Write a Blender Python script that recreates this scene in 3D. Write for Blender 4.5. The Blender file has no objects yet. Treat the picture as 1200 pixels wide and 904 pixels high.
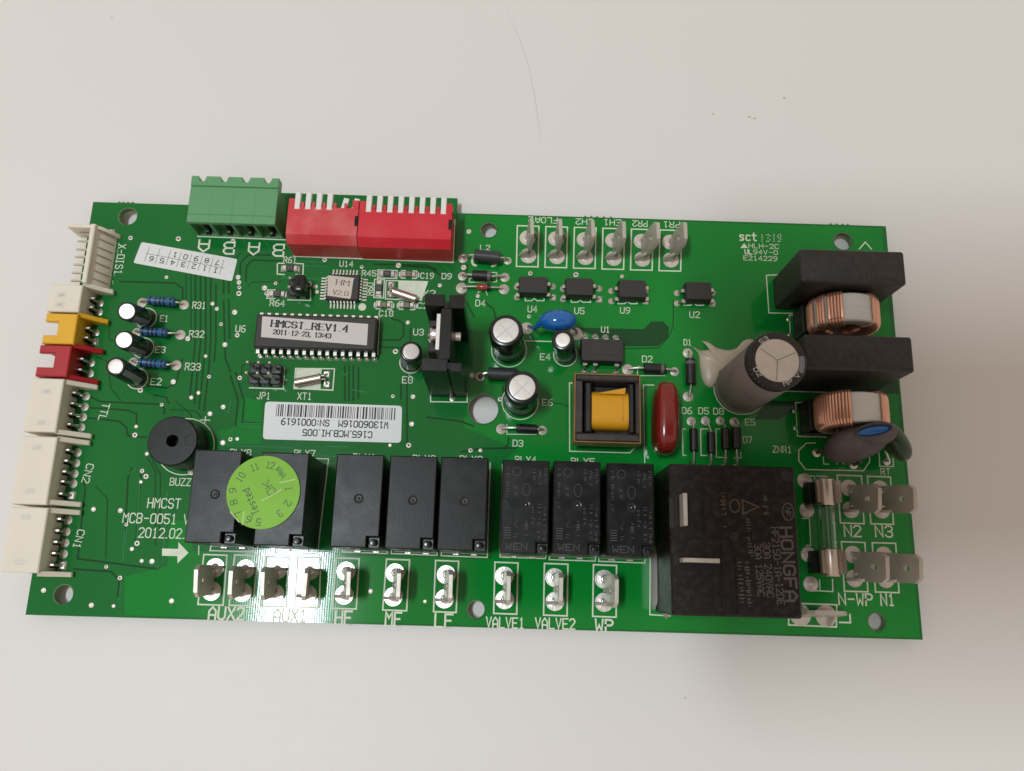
import bpy, math, random
from mathutils import Matrix, Vector
random.seed(7)
R_ = math.radians
S = 0.001                       # everything below is written in millimetres
scene = bpy.context.scene
COL = scene.collection

# ------------------------------------------------------------------ camera, world, lamps, exposure
F_PX = 950.0                    # focal length in pixels of the 1200 px wide photograph
CAM = Vector((5.567, -39.093, 182.271))
ROT = Matrix(((0.99955078, -0.02948422, -0.005377), (0.02737753, 0.97125476, -0.23646283), (0.01219436, 0.23620939, 0.97162566)))
cam_d = bpy.data.cameras.new('camera')
cam_d.sensor_width = 36.0
cam_d.lens = 36.0 * F_PX / 1200.0
cam_d.clip_start, cam_d.clip_end = 0.005, 20.0
cam = bpy.data.objects.new('camera', cam_d)
COL.objects.link(cam)
cam.matrix_world = Matrix.Translation(CAM * S) @ ROT.to_4x4()
scene.camera = cam

world = bpy.data.worlds.new('World')
scene.world = world
world.use_nodes = True
wbg = world.node_tree.nodes['Background']
wbg.inputs[0].default_value = (1.0, 0.86, 0.73, 1)
wbg.inputs[1].default_value = 0.50

def area_lamp(name, loc, target, size, power, col, shape='DISK', size_y=None):
    d = bpy.data.lights.new(name, 'AREA')
    d.shape, d.size, d.energy, d.color = shape, size, power, col
    if size_y: d.size_y = size_y
    o = bpy.data.objects.new(name, d)
    COL.objects.link(o)
    o.location = loc
    o.rotation_euler = (Vector(target) - Vector(loc)).to_track_quat('-Z', 'Y').to_euler()
    return o
area_lamp('ceiling_lamp', (-0.418, -0.060, 1.50), (-0.418, -0.060, 0), 0.09, 12.5, (0.83, 0.95, 1.0), 'RECTANGLE', 0.34)

scene.view_settings.view_transform = 'Standard'
scene.view_settings.look = 'None'
scene.view_settings.exposure = 0.0
scene.view_settings.gamma = 1.0
scene.cycles.max_bounces = 8
scene.cycles.use_denoising = True
scene.cycles.caustics_reflective = False
scene.cycles.caustics_refractive = False

# ------------------------------------------------------------------ measuring: a pixel of the photograph -> millimetres at height z
def at(px, py, z=0.0):
    d = ROT @ Vector(((px - 600) / F_PX, -(py - 452) / F_PX, -1))
    p = CAM + d * ((z - CAM.z) / d.z)
    return (p.x, p.y)
def at3(px, py, z=0.0):
    return Vector((*at(px, py, z), z))
def ppm(px, py, z=0.0):         # pixels per millimetre there
    a, b = at(px - 5, py, z), at(px + 5, py, z)
    return 10.0 / math.hypot(a[0] - b[0], a[1] - b[1])

# ------------------------------------------------------------------ materials
def mat(name, col, rough=0.5, metal=0.0, noise=None, bump=None, spec=0.5, coat=0.0, trans=0.0, rough_var=0.0, dust=None, sss=0.0):
    """Principled material in metres: noise = (scale, amount), bump = (scale, strength), dust = (colour, scale, amount)"""
    m = bpy.data.materials.new(name)
    m.use_nodes = True
    nt = m.node_tree
    b = nt.nodes['Principled BSDF']
    b.inputs['Base Color'].default_value = (*col, 1)
    b.inputs['Roughness'].default_value = rough
    b.inputs['Metallic'].default_value = metal
    b.inputs['Specular IOR Level'].default_value = spec
    b.inputs['Coat Weight'].default_value = coat
    b.inputs['Coat Roughness'].default_value = 0.15
    b.inputs['Transmission Weight'].default_value = trans
    if sss:
        b.inputs['Subsurface Weight'].default_value = sss
        b.inputs['Subsurface Radius'].default_value = (0.002, 0.0015, 0.001)
        b.inputs['Subsurface Scale'].default_value = 0.6
    tc = nt.nodes.new('ShaderNodeTexCoord')
    last = None
    def nz(scale, detail=5.0):
        n = nt.nodes.new('ShaderNodeTexNoise')
        n.inputs['Scale'].default_value = scale
        n.inputs['Detail'].default_value = detail
        nt.links.new(tc.outputs['Object'], n.inputs['Vector'])
        return n
    if noise:
        n = nz(noise[0])
        mx = nt.nodes.new('ShaderNodeMix'); mx.data_type = 'RGBA'
        a = noise[1]
        mx.inputs[6].default_value = (*[max(0, c * (1 - a)) for c in col], 1)
        mx.inputs[7].default_value = (*[min(1, c * (1 + a)) for c in col], 1)
        nt.links.new(n.outputs['Fac'], mx.inputs[0])
        last = mx.outputs[2]
    if dust:
        n = nz(dust[1], 8.0)
        rp = nt.nodes.new('ShaderNodeValToRGB')
        rp.color_ramp.elements[0].position = 0.45
        rp.color_ramp.elements[1].position = 0.75
        nt.links.new(n.outputs['Fac'], rp.inputs[0])
        ml = nt.nodes.new('ShaderNodeMath'); ml.operation = 'MULTIPLY'; ml.inputs[1].default_value = dust[2]
        nt.links.new(rp.outputs[0], ml.inputs[0])
        mx = nt.nodes.new('ShaderNodeMix'); mx.data_type = 'RGBA'
        if last: nt.links.new(last, mx.inputs[6])
        else: mx.inputs[6].default_value = (*col, 1)
        mx.inputs[7].default_value = (*dust[0], 1)
        nt.links.new(ml.outputs[0], mx.inputs[0])
        last = mx.outputs[2]
    if last: nt.links.new(last, b.inputs['Base Color'])
    if rough_var:
        n = nz(260.0, 4.0)
        mr = nt.nodes.new('ShaderNodeMapRange')
        mr.inputs[3].default_value = max(0.02, rough - rough_var); mr.inputs[4].default_value = min(1, rough + rough_var)
        nt.links.new(n.outputs['Fac'], mr.inputs[0]); nt.links.new(mr.outputs[0], b.inputs['Roughness'])
    if bump:
        n = nz(bump[0])
        bp = nt.nodes.new('ShaderNodeBump')
        bp.inputs['Strength'].default_value = bump[1]
        bp.inputs['Distance'].default_value = 0.0002
        nt.links.new(n.outputs['Fac'], bp.inputs['Height']); nt.links.new(bp.outputs[0], b.inputs['Normal'])
    return m

def board_mat(name, c1, c2):
    """solder mask: two greens drifting over the board, glassy lacquer with the weave of the cloth under it"""
    m = mat(name, c1, 0.085, spec=0.38)
    nt = m.node_tree; b = nt.nodes['Principled BSDF']
    tc = nt.nodes.new('ShaderNodeTexCoord')
    n = nt.nodes.new('ShaderNodeTexNoise'); n.inputs['Scale'].default_value = 28; n.inputs['Detail'].default_value = 3
    nt.links.new(tc.outputs['Object'], n.inputs['Vector'])
    rp = nt.nodes.new('ShaderNodeValToRGB')
    rp.color_ramp.elements[0].position, rp.color_ramp.elements[1].position = 0.35, 0.65
    rp.color_ramp.elements[0].color, rp.color_ramp.elements[1].color = (*c1, 1), (*c2, 1)
    nt.links.new(n.outputs['Fac'], rp.inputs[0]); nt.links.new(rp.outputs[0], b.inputs['Base Color'])
    hs = []
    for d in ('X', 'Y'):
        w = nt.nodes.new('ShaderNodeTexWave'); w.wave_type = 'BANDS'; w.bands_direction = d
        w.inputs['Scale'].default_value = 620.0; w.inputs['Distortion'].default_value = 0.6; w.inputs['Detail Scale'].default_value = 3.0
        nt.links.new(tc.outputs['Object'], w.inputs['Vector']); hs.append(w)
    ad = nt.nodes.new('ShaderNodeMath'); ad.operation = 'ADD'
    nt.links.new(hs[0].outputs['Fac'], ad.inputs[0]); nt.links.new(hs[1].outputs['Fac'], ad.inputs[1])
    n2 = nt.nodes.new('ShaderNodeTexNoise'); n2.inputs['Scale'].default_value = 90; n2.inputs['Detail'].default_value = 4
    nt.links.new(tc.outputs['Object'], n2.inputs['Vector'])
    a2 = nt.nodes.new('ShaderNodeMath'); a2.operation = 'MULTIPLY_ADD'; a2.inputs[1].default_value = 3.0
    nt.links.new(n2.outputs['Fac'], a2.inputs[0]); nt.links.new(ad.outputs[0], a2.inputs[2])
    bp = nt.nodes.new('ShaderNodeBump'); bp.inputs['Strength'].default_value = 0.016; bp.inputs['Distance'].default_value = 0.0001
    nt.links.new(a2.outputs[0], bp.inputs['Height']); nt.links.new(bp.outputs[0], b.inputs['Normal'])
    return m

M = dict(
    mask=board_mat('green_mask_over_laminate', (0.008, 0.148, 0.029), (0.010, 0.168, 0.033)),
    mask_fill=board_mat('green_mask_over_copper_fill', (0.003, 0.200, 0.026), (0.004, 0.250, 0.030)),
    mask_thin=board_mat('green_mask_over_bare_gap', (0.006, 0.060, 0.016), (0.007, 0.070, 0.018)),
    mask_line=board_mat('green_mask_track_highlight', (0.030, 0.21, 0.075), (0.034, 0.23, 0.08)),
    silk=mat('silkscreen_ink', (0.72, 0.76, 0.62), 0.6, noise=(700, 0.18)),
    solder=mat('solder', (0.66, 0.62, 0.57), 0.32, 0.72, bump=(900, 0.35), rough_var=0.1),
    solder_flat=mat('dull_solder', (0.66, 0.58, 0.52), 0.45, 0.35, noise=(600, 0.15), bump=(700, 0.3)),
    tin=mat('tinned_brass', (0.52, 0.465, 0.41), 0.42, 0.38, noise=(350, 0.25), bump=(500, 0.2), rough_var=0.12),
    lead=mat('tinned_wire', (0.66, 0.62, 0.56), 0.3, 0.9),
    relay=mat('black_relay_plastic', (0.0065, 0.0058, 0.006), 0.34, noise=(300, 0.25), bump=(2200, 0.05), dust=((0.034, 0.031, 0.031), 260, 0.4), rough_var=0.12, spec=0.22),
    big_relay=mat('dusty_black_plastic', (0.008, 0.005, 0.0045), 0.42, dust=((0.080, 0.055, 0.048), 700, 0.3), bump=(1600, 0.2), rough_var=0.1, spec=0.3),
    black=mat('black_plastic', (0.014, 0.013, 0.014), 0.38, bump=(1500, 0.1), rough_var=0.1),
    chip=mat('moulded_epoxy', (0.026, 0.021, 0.020), 0.55, noise=(800, 0.3), bump=(2500, 0.2)),
    gloss=mat('glossy_black_sleeve', (0.010, 0.010, 0.011), 0.24, coat=0.1),
    cavity=mat('dark_cavity', (0.004, 0.004, 0.004), 0.8),
    anod=mat('black_anodised_aluminium', (0.006, 0.0052, 0.0055), 0.30, 0.0, bump=(900, 0.1), spec=0.4),
    filmcap=mat('dusty_dark_grey_plastic', (0.026, 0.022, 0.021), 0.48, dust=((0.09, 0.076, 0.072), 800, 0.28), bump=(1800, 0.15), spec=0.45),
    alum=mat('aluminium', (0.80, 0.75, 0.72), 0.34, 0.45, noise=(500, 0.08), bump=(800, 0.08)),
    alum_dull=mat('dull_aluminium', (0.70, 0.63, 0.58), 0.40, 0.3, noise=(300, 0.2), bump=(400, 0.15)),
    dark_grey=mat('dark_grey_sleeve', (0.042, 0.042, 0.046), 0.4, noise=(300, 0.2), spec=0.4),
    screw=mat('steel_screw', (0.72, 0.70, 0.68), 0.25, 1.0),
    bigcan=mat('dusty_grey_sleeve', (0.25, 0.205, 0.215), 0.55, noise=(220, 0.2), dust=((0.34, 0.29, 0.28), 200, 0.5), spec=0.35),
    sleeve_mark=mat('grey_sleeve_print', (0.22, 0.23, 0.26), 0.4),
    white_print=mat('white_sleeve_print', (0.62, 0.62, 0.62), 0.5),
    faint=mat('faint_laser_marking', (0.045, 0.038, 0.038), 0.6),
    band_grey=mat('grey_cathode_band', (0.13, 0.12, 0.115), 0.5),
    faint_gold=mat('faint_moulded_marking', (0.085, 0.055, 0.035), 0.6),
    bold_mark=mat('moulded_marking', (0.092, 0.070, 0.064), 0.6),
    nylon=mat('ivory_nylon', (0.78, 0.71, 0.61), 0.45, noise=(120, 0.05), sss=0.35, spec=0.35),
    yellow=mat('yellow_nylon', (0.78, 0.42, 0.015), 0.38, noise=(150, 0.06)),
    rednyl=mat('dark_red_nylon', (0.42, 0.010, 0.018), 0.38, noise=(150, 0.06)),
    red_dusty=mat('dusty_red_switch_plastic', (0.60, 0.035, 0.045), 0.5, noise=(200, 0.06), dust=((0.75, 0.38, 0.36), 110, 0.4), bump=(1200, 0.08)),
    red=mat('red_switch_plastic', (0.62, 0.012, 0.028), 0.42, noise=(200, 0.06), dust=((0.7, 0.25, 0.25), 140, 0.12), bump=(1200, 0.08)),
    white=mat('white_lever_plastic', (0.78, 0.77, 0.74), 0.4),
    green=mat('green_terminal_plastic', (0.11, 0.32, 0.14), 0.45, noise=(160, 0.06), bump=(1200, 0.08)),
    green_dark=mat('green_terminal_recess', (0.05, 0.17, 0.07), 0.6),
    blue_res=mat('blue_resistor_lacquer', (0.030, 0.115, 0.26), 0.38, noise=(600, 0.2)),
    band_dark=mat('dark_resistor_band', (0.008, 0.014, 0.035), 0.45),
    band_brown=mat('brown_resistor_band', (0.035, 0.028, 0.05), 0.45),
    blue=mat('blue_ceramic_lacquer', (0.008, 0.12, 0.42), 0.14, coat=0.4),
    redcap=mat('red_brown_lacquer', (0.19, 0.014, 0.010), 0.2, coat=0.3, noise=(120, 0.15)),
    redglass=mat('red_glass_diode', (0.36, 0.05, 0.03), 0.15, noise=(900, 0.5)),
    greendisc=mat('dark_green_lacquer', (0.022, 0.045, 0.018), 0.32, noise=(250, 0.25)),
    greysleeve=mat('dusty_grey_rubber', (0.095, 0.075, 0.078), 0.6, noise=(200, 0.3), dust=((0.17, 0.14, 0.14), 200, 0.45)),
    ferrite=mat('ferrite_core', (0.026, 0.019, 0.018), 0.42, noise=(500, 0.3), bump=(900, 0.25), dust=((0.11, 0.08, 0.07), 300, 0.25)),
    varnish=mat('amber_varnish', (0.28, 0.14, 0.05), 0.3, noise=(250, 0.4)),
    tape=mat('yellow_coil_tape', (0.66, 0.31, 0.012), 0.30, noise=(180, 0.10), bump=(260, 0.15)),
    copper=mat('enamelled_copper_wire', (0.84, 0.46, 0.33), 0.28, 0.7, noise=(300, 0.12)),
    chokewhite=mat('white_choke_former', (0.62, 0.61, 0.58), 0.5, noise=(150, 0.05)),
    glue=mat('cream_hot_glue', (0.60, 0.53, 0.43), 0.3, noise=(150, 0.12), bump=(250, 0.3), sss=0.2),
    clearglue=mat('milky_silicone', (0.34, 0.30, 0.29), 0.3, noise=(160, 0.3), bump=(200, 0.4)),
    paper=mat('white_label_paper', (0.74, 0.735, 0.74), 0.42, noise=(90, 0.03)),
    cream=mat('cream_label_paper', (0.62, 0.54, 0.47), 0.6, noise=(140, 0.05)),
    greypaper=mat('silver_grey_label_paper', (0.60, 0.55, 0.53), 0.5, noise=(140, 0.05)),
    ink=mat('black_ink', (0.012, 0.012, 0.014), 0.6),
    lime=mat('lime_green_sticker', (0.19, 0.45, 0.006), 0.42, noise=(90, 0.16), bump=(160, 0.5), spec=0.25),
    lime_ink=mat('dark_green_sticker_ink', (0.045, 0.12, 0.01), 0.5),
    sticker_ink=mat('faded_black_sticker_ink', (0.022, 0.06, 0.008), 0.5),
    crease=mat('sticker_crease_sheen', (0.50, 0.56, 0.22), 0.4),
    brass=mat('nickel_brass_cap', (0.60, 0.50, 0.43), 0.28, 0.75, noise=(300, 0.15)),
    clip=mat('fuse_clip_metal', (0.46, 0.37, 0.31), 0.32, 0.75, noise=(300, 0.2)),
    smdcap=mat('tan_ceramic', (0.22, 0.17, 0.13), 0.5),
    smdres=mat('dark_ceramic', (0.05, 0.045, 0.04), 0.45),
    crystal=mat('crystal_can', (0.62, 0.52, 0.46), 0.28, 0.9),
    cut=mat('cut_laminate_edge', (0.16, 0.22, 0.11), 0.7, noise=(500, 0.3)),
    phone=mat('dark_phone_shell', (0.030, 0.026, 0.026), 0.35),
    hair=mat('grey_hair', (0.50, 0.50, 0.51), 0.6),
    dustm=mat('dust_speck', (0.54, 0.46, 0.42), 0.8),
)
def glass_mat():
    m = mat('fuse_glass', (0.92, 0.97, 0.94), 0.02, trans=1.0)
    m.node_tree.nodes['Principled BSDF'].inputs['IOR'].default_value = 1.45
    return m
M['glass'] = glass_mat()
def table_mat():
    m = mat('off_white_tabletop', (0.757, 0.720, 0.704), 0.5, noise=(14, 0.02), bump=(900, 0.10), rough_var=0.06)
    return m
M['table'] = table_mat()

# ------------------------------------------------------------------ mesh builder
class B:
    def __init__(s): s.v, s.f, s.m, s.mats = [], [], [], []
    def mi(s, mt):
        if mt not in s.mats: s.mats.append(mt)
        return s.mats.index(mt)
    def add(s, vs, fs, mt, X=None):
        o = len(s.v); k = s.mi(mt)
        s.v += [tuple(X @ Vector(v)) if X else tuple(v) for v in vs]
        s.f += [tuple(i + o for i in f) for f in fs]
        s.m += [k] * len(fs)
        return s
    # closed rings of equal count joined into a skin
    def rings(s, rs, mt, cap0=True, cap1=True, X=None):
        n = len(rs[0]); vs = [p for r in rs for p in r]; fs = []
        for k in range(len(rs) - 1):
            for i in range(n):
                j = (i + 1) % n
                fs.append((k * n + i, k * n + j, (k + 1) * n + j, (k + 1) * n + i))
        if cap0: fs.append(tuple(range(n - 1, -1, -1)))
        if cap1: fs.append(tuple((len(rs) - 1) * n + i for i in range(n)))
        return s.add(vs, fs, mt, X)
    def prism(s, poly, z0, z1, mt, ch=0.0, X=None, cap0=True, steps=1):
        poly = ccw(poly)
        rs = [[(x, y, z0) for x, y in poly]]
        if ch > 0:
            for q in range(steps + 1):
                a = q / steps * math.pi / 2 if steps > 1 else q * math.pi / 2
                ins = ch * (1 - math.cos(a)); zz = z1 - ch * (1 - math.sin(a))
                rs.append([(x, y, zz) for x, y in (inset(poly, ins) if ins > 1e-6 else poly)])
        else:
            rs.append([(x, y, z1) for x, y in poly])
        return s.rings(rs, mt, cap0, True, X)
    def box(s, x0, x1, y0, y1, z0, z1, mt, ch=0.0, X=None):
        return s.prism([(x0, y0), (x1, y0), (x1, y1), (x0, y1)], z0, z1, mt, ch, X)
    def lathe(s, prof, mt, n=24, X=None, cap0=False, cap1=False):
        rs = [[(r * math.cos(2 * math.pi * i / n), r * math.sin(2 * math.pi * i / n), z) for i in range(n)] for r, z in prof]
        return s.rings(rs, mt, cap0, cap1, X)
    def tube(s, pts, r, mt, n=8, closed=False, sx=1.0):
        pts = [Vector(p) for p in pts]; rs = []; up = None; m = len(pts)
        for i, p in enumerate(pts):
            if closed: t = pts[(i + 1) % m] - pts[i - 1]
            else: t = pts[min(i + 1, m - 1)] - pts[max(i - 1, 0)]
            t.normalize()
            if up is None: up = Vector((0, 0, 1)) if abs(t.z) < 0.9 else Vector((0, 1, 0))
            a = t.cross(up)
            if a.length < 1e-4: a = t.cross(Vector((1, 0.3, 0.1)))
            a.normalize(); b = a.cross(t); up = b
            rr = r[i] if isinstance(r, (list, tuple)) else r
            rs.append([p + a * (rr * sx * math.cos(-2 * math.pi * k / n)) + b * (rr * math.sin(-2 * math.pi * k / n)) for k in range(n)])
        if closed: rs.append(rs[0])
        return s.rings(rs, mt, not closed, not closed)
    def ellipsoid(s, c, r, mt, X=None, n=24, m=14, e=1.0):
        sg = lambda v, p: math.copysign(abs(v) ** p, v)
        rs = []
        for k in range(m + 1):
            a = -math.pi / 2 + math.pi * k / m
            ca = max(math.cos(a), 1e-3)
            rs.append([(c[0] + r[0] * sg(ca, e) * sg(math.cos(2 * math.pi * i / n), e), c[1] + r[1] * sg(ca, e) * sg(math.sin(2 * math.pi * i / n), e), c[2] + r[2] * sg(math.sin(a), e)) for i in range(n)])
        return s.rings(rs, mt, True, True, X)
    # flat mitred strip along a 2-d polyline (print, outlines, tracks)
    def strip(s, pts, w, z, mt, X=None, ext=True):
        pts = [tuple(p) for p in pts]
        closed = len(pts) > 3 and math.hypot(pts[0][0] - pts[-1][0], pts[0][1] - pts[-1][1]) < 1e-6
        if closed: pts = pts[:-1]
        n = len(pts); h = w / 2; L, Rr = [], []
        for i in range(n):
            p = Vector(pts[i])
            a = Vector(pts[i - 1]) if (i > 0 or closed) else None
            b = Vector(pts[(i + 1) % n]) if (i < n - 1 or closed) else None
            d0 = (p - a).normalized() if a is not None else None
            d1 = (b - p).normalized() if b is not None else None
            if d0 is None: t = d1; q = p - (d1 * h if ext else d1 * 0); k = 1
            elif d1 is None: t = d0; q = p + (d0 * h if ext else d0 * 0); k = 1
            else:
                t = (d0 + d1)
                if t.length < 1e-4: t = d1.copy()
                t.normalize(); q = p; k = min(1 / max(0.35, t.dot(d1)), 2.2)
            nn = Vector((-t.y, t.x)) * h * k
            L.append((q.x + nn.x, q.y + nn.y, z)); Rr.append((q.x - nn.x, q.y - nn.y, z))
        fs = []
        for i in range(n if closed else n - 1):
            j = (i + 1) % n
            fs.append((i, n + i, n + j, j))
        return s.add(L + Rr, fs, mt, X)
    def sheet(s, poly, z, mt, X=None):
        poly = ccw(poly)
        return s.add([(x, y, z) for x, y in poly], [tuple(range(len(poly)))], mt, X)
    def mesh(s, name):
        me = bpy.data.meshes.new(name)
        me.from_pydata([(x * S, y * S, z * S) for x, y, z in s.v], [], s.f)
        for q in s.mats: me.materials.append(M[q])
        me.polygons.foreach_set('material_index', s.m)
        me.polygons.foreach_set('use_smooth', [True] * len(s.f))
        me.update()
        me.set_sharp_from_angle(angle=R_(38))
        return me

def ccw(p):
    a = sum(p[i][0] * p[(i + 1) % len(p)][1] - p[(i + 1) % len(p)][0] * p[i][1] for i in range(len(p)))
    return list(p) if a > 0 else list(reversed(p))
def inset(p, d):
    n = len(p); out = []
    for i in range(n):
        a, b, c = Vector(p[i - 1]), Vector(p[i]), Vector(p[(i + 1) % n])
        d0, d1 = (b - a).normalized(), (c - b).normalized()
        n0, n1 = Vector((-d0.y, d0.x)), Vector((-d1.y, d1.x))
        t = n0 + n1
        t = t / max(0.3, t.dot(n0)) if t.length > 1e-5 else n0
        out.append((b.x + t.x * d, b.y + t.y * d))
    return out
def rrect(x0, x1, y0, y1, r, n=4):
    out = []
    for cx, cy, a0 in ((x1 - r, y0 + r, -90), (x1 - r, y1 - r, 0), (x0 + r, y1 - r, 90), (x0 + r, y0 + r, 180)):
        for k in range(n + 1):
            a = R_(a0 + 90 * k / n); out.append((cx + r * math.cos(a), cy + r * math.sin(a)))
    return out
def circ(cx, cy, r, n=24, ry=None):
    return [(cx + r * math.cos(2 * math.pi * i / n), cy + (ry or r) * math.sin(2 * math.pi * i / n)) for i in range(n)]
def arc(cx, cy, r, a0, a1, n=16):
    return [(cx + r * math.cos(R_(a0 + (a1 - a0) * i / n)), cy + r * math.sin(R_(a0 + (a1 - a0) * i / n))) for i in range(n + 1)]
def frame_z(p0, p1):
    """matrix whose z axis runs from p0 to p1"""
    p0, p1 = Vector(p0), Vector(p1)
    z = (p1 - p0).normalized(); x = Vector((0, 1, 0)).cross(z)
    if x.length < 1e-3: x = Vector((1, 0, 0))
    x.normalize(); y = z.cross(x)
    return Matrix.Translation(p0) @ Matrix((x, y, z)).transposed().to_4x4()
def T(x=0, y=0, z=0): return Matrix.Translation((x, y, z))
def RZ(d): return Matrix.Rotation(R_(d), 4, 'Z')
def RX(d): return Matrix.Rotation(R_(d), 4, 'X')
def RY(d): return Matrix.Rotation(R_(d), 4, 'Y')

def empty(name, label, cat, loc=(0, 0, 0), group=None):
    o = bpy.data.objects.new(name, None); COL.objects.link(o)
    o.empty_display_size = 0.01
    o.location = Vector(loc) * S
    o['label'] = label; o['category'] = cat
    if group: o['group'] = group
    return o
def put(name, b, parent=None, loc=(0, 0, 0), label=None, group=None, kind=None, rz=0.0):
    me = b.mesh(name) if isinstance(b, B) else b
    o = bpy.data.objects.new(name, me); COL.objects.link(o)
    o.parent = parent
    o.location = Vector((loc[0], loc[1], loc[2] if len(loc) > 2 else 0)) * S
    o.rotation_euler.z = R_(rz)
    if label: o['label'] = label
    if group: o['group'] = group
    if kind: o['kind'] = kind
    return o
def copy_part(o, loc, label=None, rz=None):
    """a copy of a part with copies of its sub-parts (mesh data shared)"""
    c = o.copy(); COL.objects.link(c)
    c.location = Vector((loc[0], loc[1], loc[2] if len(loc) > 2 else 0)) * S
    if rz is not None: c.rotation_euler.z = R_(rz)
    if label: c['label'] = label
    for ch in [q for q in COL.objects if q.parent == o]:
        d = ch.copy(); COL.objects.link(d); d.parent = c
    return c

# ------------------------------------------------------------------ stroke lettering on a 4 x 6 cell
G = {
 'A': '0,0 0,4 2,6 4,4 4,0|0,2 4,2', 'B': '0,0 0,6 3,6 4,5 4,4 3,3 0,3|3,3 4,2 4,1 3,0 0,0', 'C': '4,5 3,6 1,6 0,5 0,1 1,0 3,0 4,1',
 'D': '0,0 0,6 3,6 4,5 4,1 3,0 0,0', 'E': '4,6 0,6 0,0 4,0|0,3 3,3', 'F': '4,6 0,6 0,0|0,3 3,3', 'G': '4,5 3,6 1,6 0,5 0,1 1,0 3,0 4,1 4,3 2.5,3',
 'H': '0,0 0,6|4,0 4,6|0,3 4,3', 'I': '1,0 3,0|1,6 3,6|2,0 2,6', 'J': '3.4,6 3.4,1 2.6,0 1,0 0,1', 'K': '0,0 0,6|4,6 0,2.6|1.5,3.7 4,0', 'L': '0,6 0,0 4,0',
 'M': '0,0 0,6 2,3.4 4,6 4,0', 'N': '0,0 0,6 4,0 4,6', 'O': '1,0 0,1 0,5 1,6 3,6 4,5 4,1 3,0 1,0', 'P': '0,0 0,6 3,6 4,5 4,4 3,3 0,3',
 'R': '0,0 0,6 3,6 4,5 4,4 3,3 0,3|2.2,3 4,0', 'S': '4,5 3,6 1,6 0,5 0,4 1,3 3,3 4,2 4,1 3,0 1,0 0,1', 'T': '0,6 4,6|2,6 2,0', 'U': '0,6 0,1 1,0 3,0 4,1 4,6',
 'V': '0,6 2,0 4,6', 'W': '0,6 0.6,0 2,3 3.4,0 4,6', 'X': '0,0 4,6|0,6 4,0', 'Y': '0,6 2,3 4,6|2,3 2,0', 'Z': '0,6 4,6 0,0 4,0',
 '0': '1,0 0,1 0,5 1,6 3,6 4,5 4,1 3,0 1,0', '1': '1,5 2,6 2,0|1,0 3,0', '2': '0,5 1,6 3,6 4,5 4,4 0,0 4,0', '3': '0,5 1,6 3,6 4,5 4,4 3,3 4,2 4,1 3,0 1,0 0,1|1.6,3 3,3',
 '4': '3,0 3,6 0,2 4,2', '5': '4,6 0,6 0,3.4 3,3.4 4,2.5 4,1 3,0 1,0 0,1', '6': '3.6,6 2,6 0,4 0,1 1,0 3,0 4,1 4,2.3 3,3.2 0.4,3.2', '7': '0,6 4,6 1.6,0',
 '8': '1,3 0,4 0,5 1,6 3,6 4,5 4,4 3,3 1,3 0,2 0,1 1,0 3,0 4,1 4,2 3,3', '9': '0.4,0 2,0 4,2 4,5 3,6 1,6 0,5 0,3.7 1,2.8 3.6,2.8',
 '-': '0.4,3 3.6,3', '.': '0.3,0 0.9,0', '+': '0,3 4,3|2,1 2,5', '_': '0,-0.6 4,-0.6', ':': '1,1 1,1.7|1,4 1,4.7', ',': '1,0.3 0.4,-1', '/': '0,0 4,6',
 's': '3.6,3.6 3,4 1,4 0.4,3.4 1,2.4 3,1.8 3.6,1 3,0.2 0.6,0', 'c': '3.6,3.6 3,4 1,4 0.3,3 0.3,1 1,0 3,0 3.6,0.4', 't': '1.6,5.6 1.6,0.8 2.4,0 3.6,0|0.4,4 3.4,4',
 'e': '0.5,2 3.6,2 3.6,3.2 2.8,4 1.2,4 0.4,3 0.4,1 1.2,0 3.2,0', 'd': '3.6,6 3.6,0|3.6,3.4 2.8,4 1.2,4 0.4,3 0.4,1 1.2,0 2.8,0 3.6,0.6',
}
NARROW = {'.': 1.4, ':': 2.0, ',': 1.8, 'I': 3.6, ' ': 3.0}
def glyphs(txt):
    x = 0.0; out = []
    for ch in txt:
        w = NARROW.get(ch, 4.0)
        off = -0.0 if ch not in 'I' else -0.5
        if ch in G:
            out.append([[(x + off + float(p.split(',')[0]), float(p.split(',')[1])) for p in st.split()] for st in G[ch].split('|')])
        x += w + 1.6
    return out, max(x - 1.6, 0.1)
def text(b, txt, X, w, h, z, mt, sw=0.16, serif=False):
    """lettering centred on the origin of X, w x h mm, strokes sw mm wide"""
    gl, tw = glyphs(txt)
    kx, ky = w / tw, h / 6.0; k = 0
    for g in gl:
        for st in g:
            pts = [((x - tw / 2) * kx, (y - 3) * ky) for x, y in st]
            if not serif:
                b.strip(pts, sw, z + 0.002 * (k % 4), mt, X); k += 1
            else:
                for i in range(len(pts) - 1):
                    (x0, y0), (x1, y1) = pts[i], pts[i + 1]
                    v = abs(y1 - y0) / max(1e-6, math.hypot(x1 - x0, y1 - y0))
                    b.strip([(x0, y0), (x1, y1)], sw * (0.5 + 0.75 * v), z + 0.001 * (k % 7), mt, X); k += 1
                for (x, y), (gx, gy) in ((pts[0], st[0]), (pts[-1], st[-1])):
                    if gy in (0.0, 6.0) and max(q[1] for q in st) - min(q[1] for q in st) > 2:
                        b.strip([(x - 0.8 * kx, y), (x + 0.8 * kx, y)], sw * 0.5, z + 0.001 * (k % 7), mt, X); k += 1
    return b

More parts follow.
